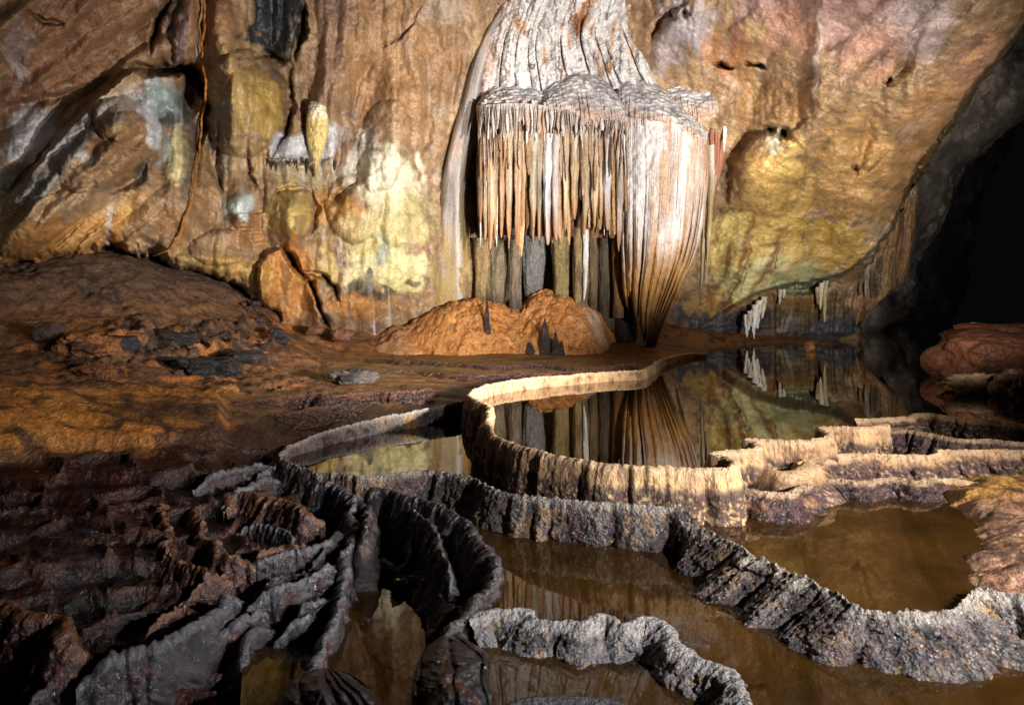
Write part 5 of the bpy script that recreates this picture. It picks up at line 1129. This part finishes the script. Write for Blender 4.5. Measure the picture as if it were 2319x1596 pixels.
def cone_flowstone():
    e = empty('flowstone_cone', tuple(at_depth(716, 400, 19.0))); tag(e, 'pale yellow carrot shaped flowstone clinging to the left wall', 'flowstone')
    def dd(U, V, W): return .16 * fbm(W, .3, 4, seed=92) + .04 * fbm(W, .1, 3, seed=90)
    def cc(U, V, W):
        C = np.zeros(W.shape) + S(208, 184, 116); C = mixc(C, S(226, 214, 184), (1 - sst(.05, .3, V))); return mixc(C, S(150, 106, 46), sst(.6, 1, V) * .7)
    Yw = float(wall_depth(718, 300, 14)[0]) + .05
    MB().grid(*patch([(700, 244), (694, 270), (694, 310), (702, 350), (708, 380), (713, 402)], [(736, 244), (744, 270), (742, 310), (730, 350), (721, 380), (715, 402)], lambda U, V: Yw + .1 * V, 60, 110, lambda V: .42 * (1 - .7 * V), dd, cc)).build('cone', M_FLOW, e)
    MB().grid(*patch([(704, 230), (698, 240), (699, 252)], [(732, 230), (740, 240), (738, 254)], lambda U, V: Yw + 0 * V, 60, 40, lambda V: .36 * np.sin(np.clip(V * 1.2 + .15, 0, 1) * math.pi / 2), lambda U, V, W: .09 * fbm(W, .1, 3, seed=93), lambda U, V, W: np.zeros(W.shape) + S(226, 216, 190))).build('knob', M_BARK, e)
    Yd = float(wall_depth(680, 352, 6)[0]) + .5
    f = empty('stalactite_fringe', tuple(at_depth(660, 370, Yd))); tag(f, 'row of short dark stalactites under the pale shelf on the left wall', 'stalactites')
    for i, (x, l) in enumerate(((612, 14), (619, 10), (627, 22), (634, 12), (642, 14), (650, 9), (658, 13), (668, 10), (676, 14), (696, 30), (760, 22))):
        spike(x, x - 2, 360 + (i % 3), 366 + l, Yd - .55, 3.5 + (l > 20) * 2, S(46, 36, 32), 560 + i, nrow=26, nseg=10).build('stalactite', M_STONE, f)
cone_flowstone()

def root():
    pts = [(505, -60), (507, 0), (508, 60), (505, 130), (510, 190), (512, 230), (500, 300), (494, 370), (482, 440), (462, 500), (452, 540), (430, 565), (392, 580)]
    pts = [(x - 46, y) for x, y in pts]
    p = catmull(pts, 24); px, py = p[:, 0], p[:, 1]
    px = px + 2.0 * np.sin(py / 23) + 1.2 * np.sin(py / 9)
    Y = wall_depth(px, py, 4) - .05
    kk = np.hanning(41); kk /= kk.sum(); Y = np.minimum(Y, np.convolve(np.pad(Y, 20, mode='edge'), kk, 'valid'))
    c = at_depth(px, py, Y); a = np.linspace(0, 2 * math.pi, 9, endpoint=False)
    r = .028 * (1 + .25 * np.sin(np.arange(len(c)) * .7))[:, None]
    P = np.stack([c[:, None, 0] + np.cos(a) * r, c[:, None, 1] + np.sin(a) * r, np.repeat(c[:, None, 2], 9, 1)], -1)
    o = MB().grid(P, np.zeros(P.shape) + S(176, 108, 46), wrap=True).build('hanging_root', M_STONE, base=c[-1])
    tag(o, 'long thin orange brown root trailing down the left wall', 'root')
root()

# ================================================================== BOULDERS AND STONES
def rock(name, label, cat, px, py, Y, sx, sy, sz, seed, col, col2, mat=None, group=None, sink=.25, facet=.3, n=60, rough=.18, stripes=0):
    c = at_depth(px, py, Y)
    th = np.linspace(0, math.pi, n); ph = np.linspace(0, 2 * math.pi, n * 2, endpoint=False); PH, TH = np.meshgrid(ph, th)
    d = np.stack([np.sin(TH) * np.cos(PH), np.sin(TH) * np.sin(PH), np.cos(TH)], -1)
    w1, w2 = worley(d, .75, seed); r = 1 - facet * (w1 - .4) + rough * fbm(d, .8, 4, seed=seed) + rough * .4 * fbm(d, .2, 3, seed=seed + 1)
    r[0] = r[0].mean(); r[-1] = r[-1].mean()
    sq = np.sign(d) * np.abs(d) ** .8
    V = sq * r[..., None] * np.array([sx, sy, sz]) + c + np.array([0, 0, sz * (1 - 2 * sink) * .9])
    nn = fbm(V, max(sx, sz) * .6, 4, seed=seed + 2); C = np.zeros(V.shape) + col; C = mixc(C, col2, sst(.0, .4, nn))
    if stripes: C = mixc(C, S(190, 170, 146), sst(.15, .35, fbm(V, .35, 4, seed=seed + 4)) * sst(.2, .7, d[..., 2]) * .8)
    o = MB().grid(V, C, wrap=True).build(name, mat or M_STONE, base=(c[0], c[1], c[2]))
    tag(o, label, cat, group)
    return o
rock('boulder', 'big rounded red brown boulder at right beyond the reflecting pool', 'boulder', 2255, 868, 14.2, 1.25, 1.1, .72, 601, S(86, 44, 20), S(50, 28, 16), sink=.22, facet=.32, n=120)
rock('boulder', 'flat topped red boulder behind the big rounded one at right', 'boulder', 2300, 812, 16.4, 1.5, 1.2, .55, 607, S(92, 46, 20), S(56, 30, 16), sink=.15, facet=.3, n=90, stripes=1)
rock('boulder', 'pale crusted low rock at the right end of the reflecting pool', 'boulder', 2210, 880, 11.9, .52, .34, .20, 611, S(190, 156, 116), S(120, 84, 60), mat=M_ROCKY, sink=.3, facet=.5, rough=.45, n=90)
rock('boulder', 'dark pitted rock at the right frame edge beside the pale crusted rock', 'boulder', 2330, 900, 11.2, .5, .45, .33, 617, S(70, 50, 42), S(160, 128, 96), mat=M_ROCKY, sink=.3, facet=.5, rough=.4, n=90)
rock('boulder', 'small brown rock breaking the water near the far shore', 'boulder', 1832, 790, 21.5, .17, .15, .16, 621, S(140, 92, 54), S(90, 56, 36), sink=.3, n=40)
rock('clay_stone', 'square dark block standing alone at far left of the mud bank', 'stone', 110, 762, 12.4, .27, .22, .19, 631, S(84, 62, 54), S(56, 44, 42), group='stones on the mud bank', sink=.25, facet=.2, n=50)
rock('clay_stone', 'biggest black slab lying across the middle of the mud bank', 'stone', 480, 838, 12.4, .52, .35, .22, 633, S(40, 34, 32), S(24, 21, 22), group='stones on the mud bank', facet=.7, n=80, rough=.5, sink=.44, mat=M_ROCKY)
rock('clay_stone', 'long black slab above the biggest black slab on the mud bank', 'stone', 390, 775, 14.0, .6, .35, .22, 635, S(44, 37, 34), S(26, 22, 22), group='stones on the mud bank', facet=.7, n=80, rough=.5, sink=.44, mat=M_ROCKY)
rock('clay_stone', 'dark rock at the left end of the rubble patch, beside the orange hump', 'stone', 265, 790, 12.8, .45, .3, .18, 637, S(46, 46, 50), S(60, 46, 40), group='stones on the mud bank', facet=.5, n=60)
rock('clay_stone', 'orange clay hump at the left of the rubble patch', 'stone', 200, 790, 12.2, .5, .4, .24, 639, S(146, 92, 50), S(84, 56, 40), group='stones on the mud bank', facet=.5, n=70, rough=.4, sink=.42)
rock('clay_stone', 'brown orange hump on the lower mud bank above the clay shelf', 'stone', 230, 850, 10.9, .38, .3, .18, 641, S(136, 86, 48), S(74, 50, 38), group='stones on the mud bank', facet=.5, n=70, rough=.4, sink=.42)
rock('clay_stone', 'black rock at the right end of the rubble patch', 'stone', 560, 815, 13.6, .42, .3, .14, 643, S(40, 38, 40), S(90, 60, 40), group='stones on the mud bank', facet=.5, n=60)
rock('clay_stone', 'upright reddish block where the bank meets the orange mound', 'stone', 775, 765, 18.6, .3, .2, .18, 645, S(120, 78, 56), S(80, 54, 44), group='stones on the mud bank', facet=.4, n=40)
rock('clay_stone', 'smaller reddish block just left of the upright one', 'stone', 715, 752, 18.4, .22, .18, .12, 647, S(120, 76, 50), S(74, 50, 40), group='stones on the mud bank', facet=.4, n=40)
rock('clay_stone', 'square stone sitting on the clay shelf at left', 'stone', 172, 945, 8.6, .13, .1, .09, 649, S(70, 50, 42), S(50, 38, 34), group='stones on the mud bank', facet=.3, n=40)
rock('clay_stone', 'pale orange block at the right end of the clay shelf', 'stone', 515, 895, 10.6, .18, .15, .12, 651, S(176, 124, 62), S(140, 92, 48), group='stones on the mud bank', facet=.3, n=40)
rs_ = np.random.default_rng(77)
rock('rimstone_block', 'small fluted grey block on the far mud flat left of the reflecting pool', 'rock', 800, 872, 12.6, .48, .34, .24, 655, S(92, 82, 76), S(40, 34, 34), mat=M_ROCKY, sink=.3, facet=.6, rough=.35, n=80)
for i in range(64):
    px = float(np.clip(rs_.normal(420, 130), 180, 700)); py = float(np.clip(rs_.normal(775, 42), 690, 870))
    Yg = 13 + (830 - py) * .028 + abs(px - 300) * .004
    for _ in range(12):
        X = (px - CX) / F * Yg; zg = float(ground_z(np.array([X]), np.array([Yg]))[0]); Yn = F * (CH - zg) / (py - HY) if py > HY + 12 else Yg
        Yg = .5 * Yg + .5 * float(np.clip(Yn, 9, 20))
    s = rs_.uniform(.05, .17)
    rock('clay_stone', 'small dark clay coated rubble stone among many on the mud bank', 'stone', px, py, Yg, s * rs_.uniform(1, 1.8), s, s * rs_.uniform(.5, .9), 660 + i * 3, [S(44, 40, 42), S(66, 50, 44), S(96, 66, 46)][i % 3], S(36, 32, 34), group='rubble on the mud bank', facet=.6, n=22)

# ================================================================== BLACK FLOWSTONE LUMPS IN THE FOREGROUND
def lump(label, outline_l, outline_r, Y0, dY, belly, seed, pal='black'):
    p = PAL[pal]
    def dd(U, V, W):
        w1, _ = worley(W, .1, seed)
        return .10 * (lobes(U + .14 * fbm(W, .4, 3, seed=seed + 6) + .05 * np.sin(V * 6), .27, seed) - .5) + .13 * fbm(W, .22, 4, seed=seed + 1) + .06 * (.5 - worley(W, .18, seed + 1)[0]) + .02 * fbm(W, .06, 3, seed=seed + 2) + .02 * (.5 - w1) + .003 * np.sin(V * 90 + 6 * U + 20 * fbm(W, .2, 2, seed=seed + 8))
    def cc(U, V, W):
        n = fbm(W, .2, 4, seed=seed + 3); C = np.zeros(W.shape) + p['face']
        C = mixc(C, p['mot'], sst(.2, .45, n) * .8); C = mixc(C, p['lip'], sst(.1, .5, -n) * .5); return mixc(C, S(170, 100, 44), sst(.42, .55, fbm(W, .16, 3, seed=seed + 4)) * .8)
    V, C = patch(outline_l, outline_r, lambda U, Vv: Y0 - dY * np.sin(Vv * math.pi / 2), 170, 170, lambda Vv: belly * np.sin(np.clip(Vv, 0, 1) * math.pi / 2) ** .6, dd, cc)
    b = V.reshape(-1, 3).mean(0)
    o = MB().grid(V, C).build('flowstone_lump', M_BLACK, base=b); tag(o, label, 'flowstone', 'wet black lumps at the bottom of the picture')
lump('tall wet black lump rising from the bottom edge between the pools', [(1012, 1432), (968, 1462), (944, 1500), (934, 1540), (930, 1590), (926, 1680)], [(1024, 1432), (1082, 1462), (1112, 1492), (1108, 1540), (1122, 1590), (1130, 1680)], 4.45, .75, .3, 701)
lump('low wet black lump at the bottom edge left of the still pool', [(720, 1512), (680, 1526), (652, 1548), (640, 1580), (630, 1640), (620, 1700)], [(732, 1512), (790, 1522), (830, 1548), (856, 1584), (868, 1640), (880, 1700)], 4.2, .5, .25, 705)

# ================================================================== LIGHT
def spot(name, loc, target, power, col, deg, blend=.6, size=.08):
    l = D.lights.new(name, 'SPOT'); l.energy = power; l.color = col; l.spot_size = math.radians(deg); l.spot_blend = blend; l.shadow_soft_size = size
    o = D.objects.new(name, l); COL.objects.link(o); o.location = loc
    from mathutils import Vector
    o.rotation_euler = (Vector(target) - Vector(loc)).to_track_quat('-Z', 'Y').to_euler()
    return o
spot('cave_lamp', (7.5, 3.5, 1.9), (1.7, 20.5, 7.0), 19000, (1.0, .97, .95), 46, .75, .10)
spot('cave_lamp', (7.2, 2.6, 2.3), (.6, 8.6, -.1), 4300, (1.0, .96, .90), 72, .8, .06)
spot('cave_lamp', (4.0, 5.0, 1.3), (-4.8, 18, 3.8), 17000, (1.0, .97, .92), 64, 1.0, .12)
spot('cave_lamp', (6.0, 6.0, 1.4), (10.4, 22, 5.8), 15500, (1.0, .96, .88), 54, .9, .12)
spot('cave_lamp', (4.2, .8, 2.2), (-.5, 5.3, -.6), 1900, (.98, .98, 1.0), 98, .9, .06)

W_ = D.worlds.new('World'); SC.world = W_; W_.use_nodes = True
bg = W_.node_tree.nodes.get('Background') or W_.node_tree.nodes.new('ShaderNodeBackground')
bg.inputs[0].default_value = (.35, .42, .55, 1); bg.inputs[1].default_value = 0.0045

# ================================================================== CAMERA
cam = D.cameras.new('camera'); co = D.objects.new('camera', cam); COL.objects.link(co)
co.location = (0, 0, CH); co.rotation_euler = (math.pi / 2, 0, 0)
cam.sensor_width = 36.0; cam.lens = F / 2319.0 * 36.0
cam.shift_y = -(1596 / 2 - HY) / 2319.0
cam.clip_start = .05; cam.clip_end = 300
SC.camera = co
SC.view_settings.view_transform = 'Standard'; SC.view_settings.look = 'None'
SC.view_settings.exposure = 0; SC.view_settings.gamma = 1
SC.cycles.max_bounces = 6; SC.cycles.diffuse_bounces = 3; SC.cycles.glossy_bounces = 3; SC.cycles.transparent_max_bounces = 8
